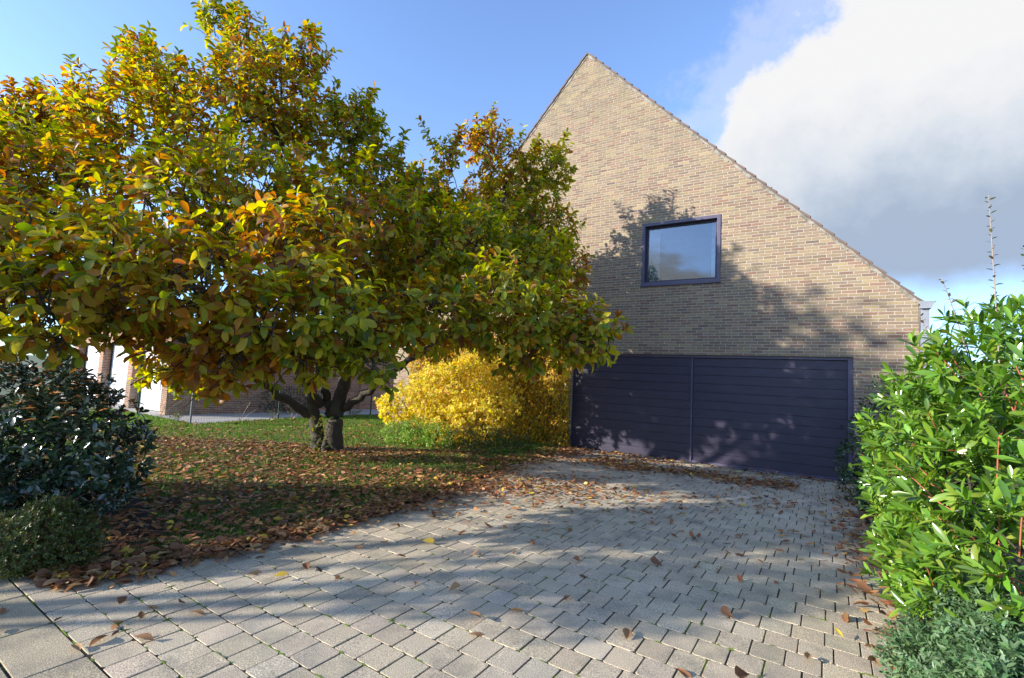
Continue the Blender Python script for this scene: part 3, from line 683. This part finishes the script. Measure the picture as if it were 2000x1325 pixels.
leaves('crown', LP, LD, LN, LL, LW, rng.uniform(.05, .38, n), rng.uniform(.08, .34, n), col, TB, M['magnolia'], mag, rng.normal(0, .35, n))
# twigs
for i in range(len(P)):
    if i % 3: continue
    p = V(P[i]); a = V(A[i]); br.tube([p-a*.28+V((0, 0, -.06)), p-a*.1, p+a*tw[i]], [.007, .0055, .003], 3, False)
br.build('trunk', M['bark'], mag, smooth=True)

# unseen tree added left of the frame, shaped to shade near paving and gable
ot = empty('unseen_shade_tree', (-11.5, 1.2, 0), 'unseen leafy tree added beyond the left border to shade the near paving', 'tree')
OC = [(-7.9, 3.5, 1.3, .7), (-7.3, 3.45, 1.35, .6), (-6.9, 3.6, 1.0, .6), (-7.6, 3.45, 1.15, .75), (-8.4, 3.1, 1.0, .8), (-7.2, 3.7, .9, .7), (-8.6, 3.7, 1.2, .8), (-10.2, 1.3, 4.0, .7), (-11, 1.4, 4.5, .9), (-11.3, .95, 4.0, .7), (-12, 2.0, 5.4, .9), (-9.6, 1.1, 3.6, .5), (-10.5, 5.2, 8.4, .8), (-11, 4.5, 7.6, .9), (-12, 5, 9.2, .8), (-12.3, 3.6, 7.2, .9)]
P2, U2, _ = blob_points(OC, 130, inner=.4); A2 = nrm(U2*.6+np.array([0, 0, .4])+rng.normal(0, .4, P2.shape)); q_ = rosettes(P2, A2, 7, .15, (.85, 1.35), .3); n = len(q_[0])
leaves('crown', q_[0], q_[1], q_[2], rng.uniform(.11, .17, n), rng.uniform(.06, .09, n), rng.uniform(0, .3, n), rng.uniform(.1, .3, n), palette(n, GREEN, [2, 2, 1, 2]), TM, M['magnolia'], ot)
b2 = MB(); br = b2; limb([(-11.5, 1.2, -.05), (-11.4, 1.25, .9), (-11.3, 1.2, 2.2), (-11.8, 1.2, 4.2)], .16, .05)
for c_ in OC: b2.tube(bez(V((-11.35, 1.2, 1.2)), V((-11.3, 1.2, 2.0)), V(c_[:3])-V((0, 0, .4)), V(c_[:3]), 7), [.07, .06, .05, .045, .04, .03, .025, .015], 7)
b2.build('trunk', M['bark'], ot, smooth=True)

# ------------------------------------------------------------ shrubs
def shrub(name, label, cat, base, blobs, dens, per, L, Wr, cols, wts, tmpl, m, twig=.08, up=.4, spread=(.9, 1.4), droop=.1, inner=.55, core=.7, keep=.3, rough=.22, stem=None, stem_m=None, stem_frac=.35, fold=(.05, .25), dr=(.05, .3), squash=.95, leafname='foliage', jit=.16, arand=.4, topcols=None):
    root = empty(name, base, label, cat)
    P, U, _ = blob_points(blobs, dens, inner, squash, core, keep, rough)
    A = nrm(U*.7+np.array([0, 0, up])+rng.normal(0, arand, P.shape)); 
    LP, LD, LN, own = rosettes(P, A, per, twig, spread, droop); n = len(LP)
    LL = rng.uniform(L[0], L[1], n); col = palette(n, cols, wts, jit)
    leaves(leafname, LP, LD, LN, LL, LL*rng.uniform(Wr*.85, Wr*1.15, n), rng.uniform(*dr, n), rng.uniform(*fold, n), col, tmpl, m, root)
    s = MB(); bv = V(base)
    for b_ in blobs:
        c_ = V(b_[:3]); q0 = V((bv.x+(c_.x-bv.x)*.5, bv.y+(c_.y-bv.y)*.5, -.02)); s.tube(wig(bez(q0, q0+V((0, 0, c_.z*.4)), c_-V((0, 0, c_.z*.3)), c_, 6), .01), [.016, .014, .012, .011, .01, .008, .006], 6)
        for _ in range(5):
            u = V((random.gauss(0, 1), random.gauss(0, 1), random.gauss(.3, 1))).normalized(); s.tube([c_, c_+u*b_[3]*.5+V((0, 0, .02)), c_+u*b_[3]*.85], [.007, .005, .003], 4)
    if stem_m:
        k0 = len(s.mi)
        for i in range(len(P)):
            if random.random() < stem_frac:
                p = V(P[i]); a = V(A[i]); s.tube([p-a*.16-V((0, 0, .03)), p-a*.05, p+a*twig], [.0048, .004, .0028], 5, False)
        s.mi[k0:] = [1]*(len(s.mi)-k0)
    s.build('stems', [M['bark'], stem_m] if stem_m else M['bark'], root, smooth=True)
    return root, P, A
rh, RP, RA = shrub('evergreen_shrub', 'broad dark green leathery shrub at the left with brown leaves caught on top', 'shrub', (-5.2, 5.4, 0),
    [(-5.65, 5.5, .77, .75), (-4.73, 5.3, .84, .6), (-4.22, 5.2, .72, .42), (-5.56, 5.7, 1.23, .5), (-6.66, 5.6, .62, .7), (-4.93, 5.6, 1.2, .35), (-4.96, 5.2, .42, .45), (-5.47, 5.0, .33, .6), (-4.35, 5.25, .35, .35)],
    800, 6, (.06, .11), .44, [(.022, .055, .026), (.032, .075, .034), (.018, .04, .022), (.05, .10, .035)], [3, 3, 2, 1], TB, M['rhodo'], twig=.05, up=.45, droop=.12)
shrub('box_shrub', 'small low round box shrub with tiny olive leaves at the corner of the paving', 'shrub', (-3.55, 3.92, 0),
    [(-3.56, 3.92, .26, .29), (-3.43, 3.98, .22, .22), (-3.70, 3.87, .24, .26), (-3.62, 4.0, .36, .18)],
    16000, 6, (.018, .032), .5, [(.05, .085, .02), (.08, .11, .02), (.12, .11, .03), (.16, .09, .04)], [3, 3, 1.5, .6], TS, M['smallleaf'], twig=.03, up=.3, inner=.6)
YB = [(-2.77, 13.0, .86, .6), (-1.94, 12.8, 1.17, .75), (-1.12, 12.5, 1.36, .8), (-.43, 12.3, 1.01, .7), (-1.57, 12.3, .57, .5), (-.78, 12.0, .63, .6), (-.77, 12.8, 1.9, .5), (-1.3, 12.8, 1.75, .45), (-2.0, 13.0, 1.71, .35), (-3.25, 13.2, .82, .3)]
shrub('yellow_shrub', 'bright yellow autumn shrub spreading left of the climber in front of the house wall', 'shrub', (-1.2, 12.8, 0),
    YB, 1000, 6, (.055, .095), .62, [(.70, .56, .05), (.78, .66, .14), (.60, .40, .06), (.48, .50, .05), (.70, .46, .20)], [4, 3.5, 1.2, 2.5, 1.2], TM, M['yellowleaf'], twig=.06, up=.25, droop=.30, inner=.6, rough=.3)
shrub('low_green_shrub', 'low light green shrub at the foot of the yellow shrub', 'shrub', (-2.0, 11.9, 0),
    [(-2.1, 11.5, .30, .42), (-1.6, 11.3, .26, .36), (-2.6, 11.7, .24, .34)], 2600, 6, (.025, .05), .5, [(.16, .34, .04), (.24, .38, .04), (.30, .30, .06)], [3, 3, 1], TS, M['smallleaf'], twig=.05)
shrub('low_dark_shrub', 'low dark green shrub beside the driveway under the climber', 'shrub', (-.5, 11.4, 0),
    [(-1.0, 11.2, .25, .4), (-.5, 11.1, .25, .4), (-.05, 11.2, .2, .34), (.35, 11.4, .16, .26)], 2600, 6, (.02, .045), .5, [(.03, .06, .02), (.05, .09, .02), (.14, .13, .03)], [3, 3, 1], TS, M['smallleaf'], twig=.05)
# climber on the house wall: leaves hanging shingled from the wall face
cr = empty('wall_climber', W0+EW*8.3+NW*.1, 'yellow climbing plant covering the house wall left of the garage door', 'climbing plant')
n = 21000; tt = rng.uniform(6.96, 12.6, n); zz = rng.random(n)**.95*3.2; offs = .05+.22*rng.random(n)+.10*np.sin(tt*3.1+1)*np.sin(zz*3.7)
kk = (zz < 3.2-.5*np.abs(np.sin(tt*5)));
ww = np.array(W0)[None]+np.array(EW)[None]*tt[:, None]+np.array(NW)[None]*offs[:, None]; ww[:, 2] = zz+.03; ww = ww[kk]; n = len(ww)
Dd = np.stack([rng.normal(0, .35, n), rng.normal(0, .35, n), -np.ones(n)], 1)+np.array(NW)[None]*rng.uniform(.1, .8, n)[:, None]
Nn = np.array(NW)[None]+rng.normal(0, .35, (n, 3))+np.array([0, 0, .3]); LL = rng.uniform(.05, .095, n)
leaves('foliage', ww, Dd, Nn, LL, LL*.62, rng.uniform(.0, .3, n), rng.uniform(.02, .2, n), palette(n, [(.62, .42, .025), (.54, .30, .02), (.46, .41, .03), (.34, .18, .02), (.18, .20, .02)], [4, 2, 2, 1, 1], .15), TM, M['yellowleaf'], cr)
s = MB()
for k in range(26):
    t0 = random.uniform(7.05, 10.4); pts = [W0+EW*(t0+.25*math.sin(i*.9+k)+.05*i)+NW*.03+V((0, 0, i*.3)) for i in range(9)]; s.tube(pts, .008, 5)
s.build('stems', M['bark'], cr)

# right-hand planting
MAIN = [(3.35, 3.3, 1.74, .55), (3.64, 4.1, 1.64, .38), (3.59, 4.3, 1.36, .38), (3.19, 3.4, 1.27, .5), (3.22, 3.75, .99, .36), (3.18, 3.78, .69, .30), (2.88, 3.05, .77, .40), (2.84, 2.7, 1.23, .55), (3.99, 3.8, 2.11, .42), (3.72, 3.9, 1.94, .32), (2.65, 2.4, .81, .5), (2.87, 3.3, .51, .3), (3.36, 3.0, 1.78, .6), (2.65, 2.7, .6, .35), (3.3, 3.8, .4, .4), (4.1, 3.7, 1.3, .6), (4.0, 3.2, 1.7, .6), (3.6, 2.8, 1.2, .6), (4.3, 4.4, 1.5, .5)]
mn, MP, MA = shrub('red_stemmed_shrub', 'big glossy light green shrub with red stems filling the right edge', 'shrub', (3.3, 3.5, 0),
    MAIN, 480, 9, (.055, .14), .28, [(.10, .22, .02), (.16, .30, .03), (.07, .15, .02), (.24, .33, .04)], [3, 4, 2, 1], TB, M['glossy'], twig=.07, up=.55, spread=(.75, 1.35), droop=.05, inner=.6, core=.8, keep=.4, stem_m=M['redstem'], stem_frac=.10, rough=.2, dr=(.0, .25))
shrub('dark_ivy_shrub', 'dark green leafy shrub climbing the brick pier at the right end of the garage door', 'shrub', (6.2, 8.0, 0),
    [(6.06, 8.2, .61, .5), (5.68, 7.7, .22, .38), (6.37, 8.2, 1.22, .46), (6.62, 8.3, 1.74, .36), (5.72, 7.5, .45, .36), (6.2, 7.6, .6, .6), (6.6, 8.0, 1.3, .5), (5.3, 7.0, .25, .25)],
    800, 6, (.045, .085), .5, [(.030, .070, .02), (.045, .10, .025), (.02, .045, .018)], [3, 3, 2], TM, M['glossy'], twig=.05, up=.2)
shrub('rose_like_shrub', 'glossy mid green shrub leaning over the driveway behind the red stemmed shrub', 'shrub', (4.3, 5.1, 0),
    [(4.35, 5.4, .9, .32), (4.05, 5.0, .55, .32), (3.82, 4.9, .85, .30), (4.6, 5.6, .5, .4), (3.53, 4.3, .62, .26), (4.6, 5.4, 1.2, .4), (3.95, 4.7, 1.15, .3), (5.2, 6.1, .9, .5), (5.3, 5.9, 1.35, .4), (4.8, 5.0, 1.5, .45)],
    900, 6, (.035, .065), .55, [(.05, .13, .03), (.08, .19, .04), (.12, .23, .05)], [3, 3, 2], TM, M['glossy'], twig=.06, up=.4, stem_m=M['redstem'], stem_frac=.15)
shrub('grey_leaved_shrub', 'low shrub with small grey green leaves at the bottom right corner', 'shrub', (2.3, 2.5, 0),
    [(2.30, 2.62, .34, .16), (2.36, 2.42, .46, .2), (2.25, 2.12, .50, .22), (2.18, 2.32, .30, .18), (2.42, 2.8, .22, .2), (2.18, 2.42, .14, .18), (2.25, 2.1, .25, .26), (2.55, 2.6, .6, .2), (2.5, 2.3, .62, .2)],
    12000, 6, (.022, .050), .36, [(.09, .18, .07), (.14, .23, .11), (.06, .13, .05)], [3, 3, 2], TM, M['smallleaf'], twig=.05, up=.4, rough=.3, stem_m=None)
# tall loose shoots above the right-hand shrub
SHOOTS = [((3.43, 3.4, 1.9), (3.41, 3.4, 2.7), (3.39, 3.4, 3.17), 'tallest upright bare shoot with small leaves above the red stemmed shrub'),
          ((3.62, 3.8, 1.9), (3.50, 3.8, 2.38), (3.39, 3.8, 2.65), 'shorter leaning shoot with small leaves left of the tallest shoot'),
          ((3.62, 4.0, 1.6), (3.48, 4.0, 2.1), (3.39, 4.0, 2.38), 'thin shoot with narrow leaves rising in front of the downpipe'),
          ((3.46, 3.2, 1.8), (3.44, 3.2, 2.4), (3.42, 3.2, 2.75), 'shoot with narrow leaves at the right border of the picture')]
for a, b_, c_, lab in SHOOTS:
    r_ = empty('shoot', a, lab, 'shoot', 'loose shoots above the right hand shrub'); s = MB(); pts = [V(a)*(1-q)**2+V(b_)*2*q*(1-q)+V(c_)*q*q for q in [i/12 for i in range(13)]]
    s.tube(pts, [.0055-.0003*i for i in range(13)], 6); s.build('stem', M['twig'], r_, smooth=True)
    k = int((V(c_)-V(a)).length/.026); LP_ = np.array([list(pts[min(12, int(12*i/k))].lerp(pts[min(12, int(12*i/k)+1)], 12*i/k % 1)) for i in range(2, k)]); n = len(LP_)
    az = np.arange(n)*2.4; D_ = np.stack([np.cos(az), np.sin(az), rng.uniform(.1, .9, n)], 1); l_ = rng.uniform(.025, .05, n)
    leaves('leaves', LP_, D_, np.tile([0, 0, 1.], (n, 1))+rng.normal(0, .3, (n, 3)), l_, l_*.5, rng.uniform(0, .2, n), rng.uniform(.1, .3, n), palette(n, [(.10, .15, .05), (.20, .17, .07), (.28, .17, .12)], [3, 2, 1]), TM, M['smallleaf'], r_)
# behind the fence and along it
shrub('dark_conifer_shrub', 'dark round evergreen shrub against the neighbouring brick wall behind the fence', 'shrub', (-8.3, 18.0, 0),
    [(-8.6, 17.9, .45, .5), (-8.0, 18.2, .5, .55), (-7.5, 18.6, .45, .5)], 800, 6, (.04, .07), .35, [(.014, .03, .016), (.02, .045, .02)], [1, 1], TS, M['smallleaf'], twig=.05)
def weed(x, y, h, lab, n=7, leafy=.5):
    r_ = empty('weed', (x, y, 0), lab, 'weed', 'weeds along the foot of the fence'); s = MB(); pp = []
    for k in range(n):
        dx, dy = random.gauss(0, .22)*h*2, random.gauss(0, .15)*h; hh = h*random.uniform(.5, 1)
        pts = [V((x, y, 0)), V((x+dx*.4, y+dy*.4, hh*.5)), V((x+dx, y+dy, hh))]; s.tube(pts, [.006, .004, .002], 4); pp += [(pts[1]+(pts[2]-pts[1])*random.random()) for _ in range(int(6*leafy)+1)]
    s.build('stems', M['twig'], r_)
    pp = np.array([list(p) for p in pp]); m_ = len(pp); l_ = rng.uniform(.03, .07, m_)
    leaves('leaves', pp, rng.normal(0, 1, (m_, 3)), np.tile([0, 0, 1.], (m_, 1))+rng.normal(0, .4, (m_, 3)), l_, l_*.45, rng.uniform(0, .3, m_), rng.uniform(.1, .3, m_), palette(m_, [(.12, .20, .03), (.25, .25, .05), (.30, .20, .08)], [3, 2, 1]), TM, M['smallleaf'], r_)
weed(-10.1, 14.25, .95, 'thin leafy sapling stem in front of the white garage door behind the fence', 3, 1.2)
weed(-7.9, 14.5, .75, 'bare straggling stems leaning right of the grey fence post', 5, .3)
weed(-9.2, 13.7, .35, 'low green tuft of weeds at the lawn edge left of the grey fence post', 12, 1.2)
weed(-7.3, 15.3, .4, 'dry weeds at the lawn edge near the green fence post', 10, .5)
weed(-5.6, 17.6, .4, 'leafy green weeds at the lawn edge right of the magnolia trunk', 16, 2.)
weed(-6.9, 15.7, .35, 'pale dry stalks at the foot of the fence left of the magnolia trunk', 9, .4)
# ivy sprouts on the trunk foot
P_s = np.stack([rng.normal(x-.14, .10, 60), rng.normal(y-.26, .05, 60), rng.uniform(.03, .75, 60)], 1)
leaves('sucker_leaves', P_s, rng.normal(0, 1, (60, 3))+np.array([0, -.6, .2]), np.tile([0, -.4, 1.], (60, 1)), rng.uniform(.06, .11, 60), rng.uniform(.03, .05, 60), rng.uniform(0, .3, 60), rng.uniform(.1, .3, 60), palette(60, [(.12, .17, .02), (.36, .34, .05), (.2, .2, .03)], [2, 1, 1]), TM, M['magnolia'], mag)

# ------------------------------------------------------------ fallen leaves
def litter():
    pts = []
    def add(n, fx, fy, cond, z=.006):
        X = fx(n); Y = fy(n); Q = np.stack([X, Y, np.full(n, z)], 1); pts.append(Q[cond(Q)])
    U_ = lambda a, b: (lambda n: rng.uniform(a, b, n)); G_ = lambda a, b: (lambda n: rng.normal(a, b, n))
    fld = lambda Q: field(Q, 1.1, 3)
    tri = lambda Q: inside_v(Q, LAWN)
    front = lambda Q: (Q[:, 1] < 9.6+.9*np.sin(Q[:, 0]*.9))
    add(16000, U_(-8, 1.6), U_(3.9, 10.8), lambda Q: tri(Q) & ((fld(Q) > -.42) | (rng.random(len(Q)) < .35)), .035)
    add(3600, U_(-10, -.5), U_(9.5, 13.2), lambda Q: tri(Q) & (rng.random(len(Q)) < np.clip((13.6-Q[:, 1])/4, .12, 1)), .045)
    add(700, U_(-9, -2), U_(12, 16), tri, .045)
    # along the lawn edge
    E = np.array(LAWN_EDGE, float); seg = rng.integers(0, len(E)-1, 3400); s_ = rng.random(3400)[:, None]; base = E[seg]*(1-s_)+E[seg+1]*s_
    o_ = np.abs(rng.normal(0, 1, 3400))[:, None]*np.array([[.16, -.12]])*(.6+.9*(base[:, 1:2] > 6.3)); q = base+o_*rng.choice([1, -.9], (3400, 1), p=[.55, .45])
    pts.append(np.concatenate([q, rng.uniform(.006, .04, (3400, 1))], 1))
    dvw = lambda Q: inside_v(Q, DRIVE) & (((Q[:, 0]-W0.x)*NW.x+(Q[:, 1]-W0.y)*NW.y) > .06)
    add(3600, U_(-1.5, 6.5), U_(5.5, 12), lambda Q: dvw(Q) & (rng.random(len(Q)) < np.clip((Q[:, 1]-5.0)/6, .0, .8)) & (fld(Q) > -.1), .008)
    add(900, G_(.2, 1.1), G_(7.8, .5), dvw, .008)
    # drift in front of the door
    tt = rng.uniform(1.9, 5.8, 1150); dd = np.abs(1.5+rng.normal(0, .27, 1150)+.14*np.sin(tt*3)+.12*(tt-3)); q = np.array(W0)[None]+np.array(EW)[None]*tt[:, None]+np.array(NW)[None]*dd[:, None]; q[:, 2] = rng.uniform(.006, .03, 1150); pts.append(q)
    tt = rng.uniform(4.5, 7.3, 500); dd = np.abs(rng.normal(.9, .8, 500))+.1; q = np.array(W0)[None]+np.array(EW)[None]*tt[:, None]+np.array(NW)[None]*dd[:, None]; q[:, 2] = .008; pts.append(q)
    tt = rng.uniform(1.1, 6.9, 90); dd = rng.uniform(.02, .16, 90); q = np.array(W0)[None]+np.array(EW)[None]*tt[:, None]+np.array(NW)[None]*dd[:, None]; q[:, 2] = .02; pts.append(q)
    # along the right-hand bed
    E = np.array(RIGHT_EDGE[:5], float); seg = rng.integers(0, 4, 620); s_ = rng.random(620)[:, None]; base = E[seg]*(1-s_)+E[seg+1]*s_; q = base+rng.normal(0, 1, (620, 1))*np.array([[-.16, .12]])+np.array([[-.05, .03]])
    pts.append(np.concatenate([q, rng.uniform(.006, .03, (620, 1))], 1))
    # singles on the paving
    add(260, U_(-3.5, 4.2), U_(2.9, 7.5), lambda Q: dvw(Q) & (rng.random(len(Q)) < np.clip((Q[:, 1]-2.3)/3.4, .1, .8)), .008)
    add(26, U_(-3.6, -2), U_(3, 4.2), lambda Q: np.ones(len(Q), bool), .008)
    P = np.concatenate(pts); n = len(P)
    L = rng.uniform(.07, .125, n); az = rng.uniform(0, 6.28, n)
    D = np.stack([np.cos(az), np.sin(az), rng.normal(.06, .12, n)], 1); N = np.stack([rng.normal(0, .28, n), rng.normal(0, .28, n), np.ones(n)*rng.choice([1, -1], n)], 1)
    W = L*rng.uniform(.36, .52, n); dr_ = rng.uniform(-.25, .28, n); fo = rng.uniform(-.25, .32, n)
    P[:, 2] += .004+np.maximum(0, dr_*np.sign(N[:, 2]))*L*.8+np.maximum(0, -fo*np.sign(N[:, 2]))*W*.8
    onl = inside_v(P, LAWN)
    col = palette(n, [(.32, .13, .05), (.40, .19, .08), (.23, .09, .04), (.48, .28, .12), (.58, .40, .05), (.12, .06, .035)], [4, 3, 3, 1.6, .7, 1.2], .2)
    # screen size ranks which leaves become objects of their own
    dist = np.linalg.norm(P-np.array([0, 0, 1.68]), axis=1); f = np.array(F_); R = np.array(CR); Uv = np.array(CU); q = P-np.array([0, 0, 1.68]); zc = q@f
    inv = (zc > .2) & (np.abs(q@R/np.maximum(zc, .2)) < 1.05) & (np.abs(q@Uv/np.maximum(zc, .2)) < .70)
    size = np.where(inv, L/dist, 0); top = np.argsort(-size)[:290]; mask = np.zeros(n, bool); mask[top] = True; r_ = ~mask
    o = leaves('leaf_litter', P[r_], D[r_], N[r_], L[r_], W[r_], dr_[r_], fo[r_], col[r_], TM, M['litter'], None, rng.normal(0, .5, r_.sum()))
    kind(o, 'stuff', 'carpet of brown fallen magnolia leaves on the lawn and along the paving', 'fallen leaves')
    # individual leaves: eight crumpled shapes shared between them
    protos = []
    for k in range(10):
        c1 = [(.27, .12, .05), (.36, .19, .09), (.20, .09, .045), (.46, .28, .13), (.54, .37, .05)][k % 5]
        oo = leaves('fallen_leaf', np.zeros((1, 3)), np.array([[0, 1., 0]]), np.array([[0, 0, 1.]]), np.array([1.]), np.array([random.uniform(.38, .52)]), np.array([random.uniform(-.3, .3)]), np.array([random.uniform(.08, .4)]), np.array([c1]), TB, M['litter'], None, np.array([random.gauss(0, .6)]))
        protos.append(oo); 
    used = set()
    for i in top:
        ci = 4 if col[i][0] > .45 and col[i][2] < .08 else (3 if col[i][0] > .38 else random.choice([0, 1, 2])); pi_ = ci+5*random.randint(0, 1)
        if pi_ in used: oo = protos[pi_].copy(); C.objects.link(oo)
        else: oo = protos[pi_]; used.add(pi_)
        oo.location = tuple(P[i]); oo.scale = (L[i],)*3; oo.rotation_euler = (random.gauss(.0, .08), random.gauss(0, .10), math.atan2(D[i][1], D[i][0])-math.pi/2)
        where = 'lying among the leaf carpet at the lawn edge' if onl[i] else 'fallen on the paving beside the right hand shrubs' if (P[i][1] < 4.6 and P[i][0] > 1.6) else 'fallen on the open grey paving'
        oo['label'] = ('yellow' if ci == 4 else 'tan' if ci == 3 else 'brown')+' dry magnolia leaf '+where; oo['category'] = 'fallen leaf'
        oo['group'] = ('yellow' if ci == 4 else 'tan' if ci == 3 else 'brown')+' fallen leaves '+('at the lawn edge' if onl[i] else 'on the paving beside the shrubs' if (P[i][1] < 4.6 and P[i][0] > 1.6) else 'on the paving')
    for k, p in enumerate(protos):
        if k not in used: bpy.data.objects.remove(p)
litter()
# brown leaves caught on top of the dark shrub
tp_ = RP[(RP[:, 2] > .98) & (rng.random(len(RP)) < .8)]; rng.shuffle(tp_); tp_ = tp_[:620]; n = len(tp_)
o = leaves('caught_leaves', tp_+np.array([0, 0, .07]), rng.normal(0, 1, (n, 3))*np.array([1, 1, .25]), np.tile([0, 0, 1.], (n, 1))+rng.normal(0, .3, (n, 3)), rng.uniform(.08, .13, n), rng.uniform(.035, .06, n), rng.uniform(-.2, .3, n), rng.uniform(.05, .3, n), palette(n, [(.42, .17, .045), (.52, .25, .08), (.28, .11, .04)], [3, 2, 2]), TM, M['litter'])
kind(o, 'stuff', 'brown magnolia leaves caught on top of the dark evergreen shrub', 'fallen leaves')
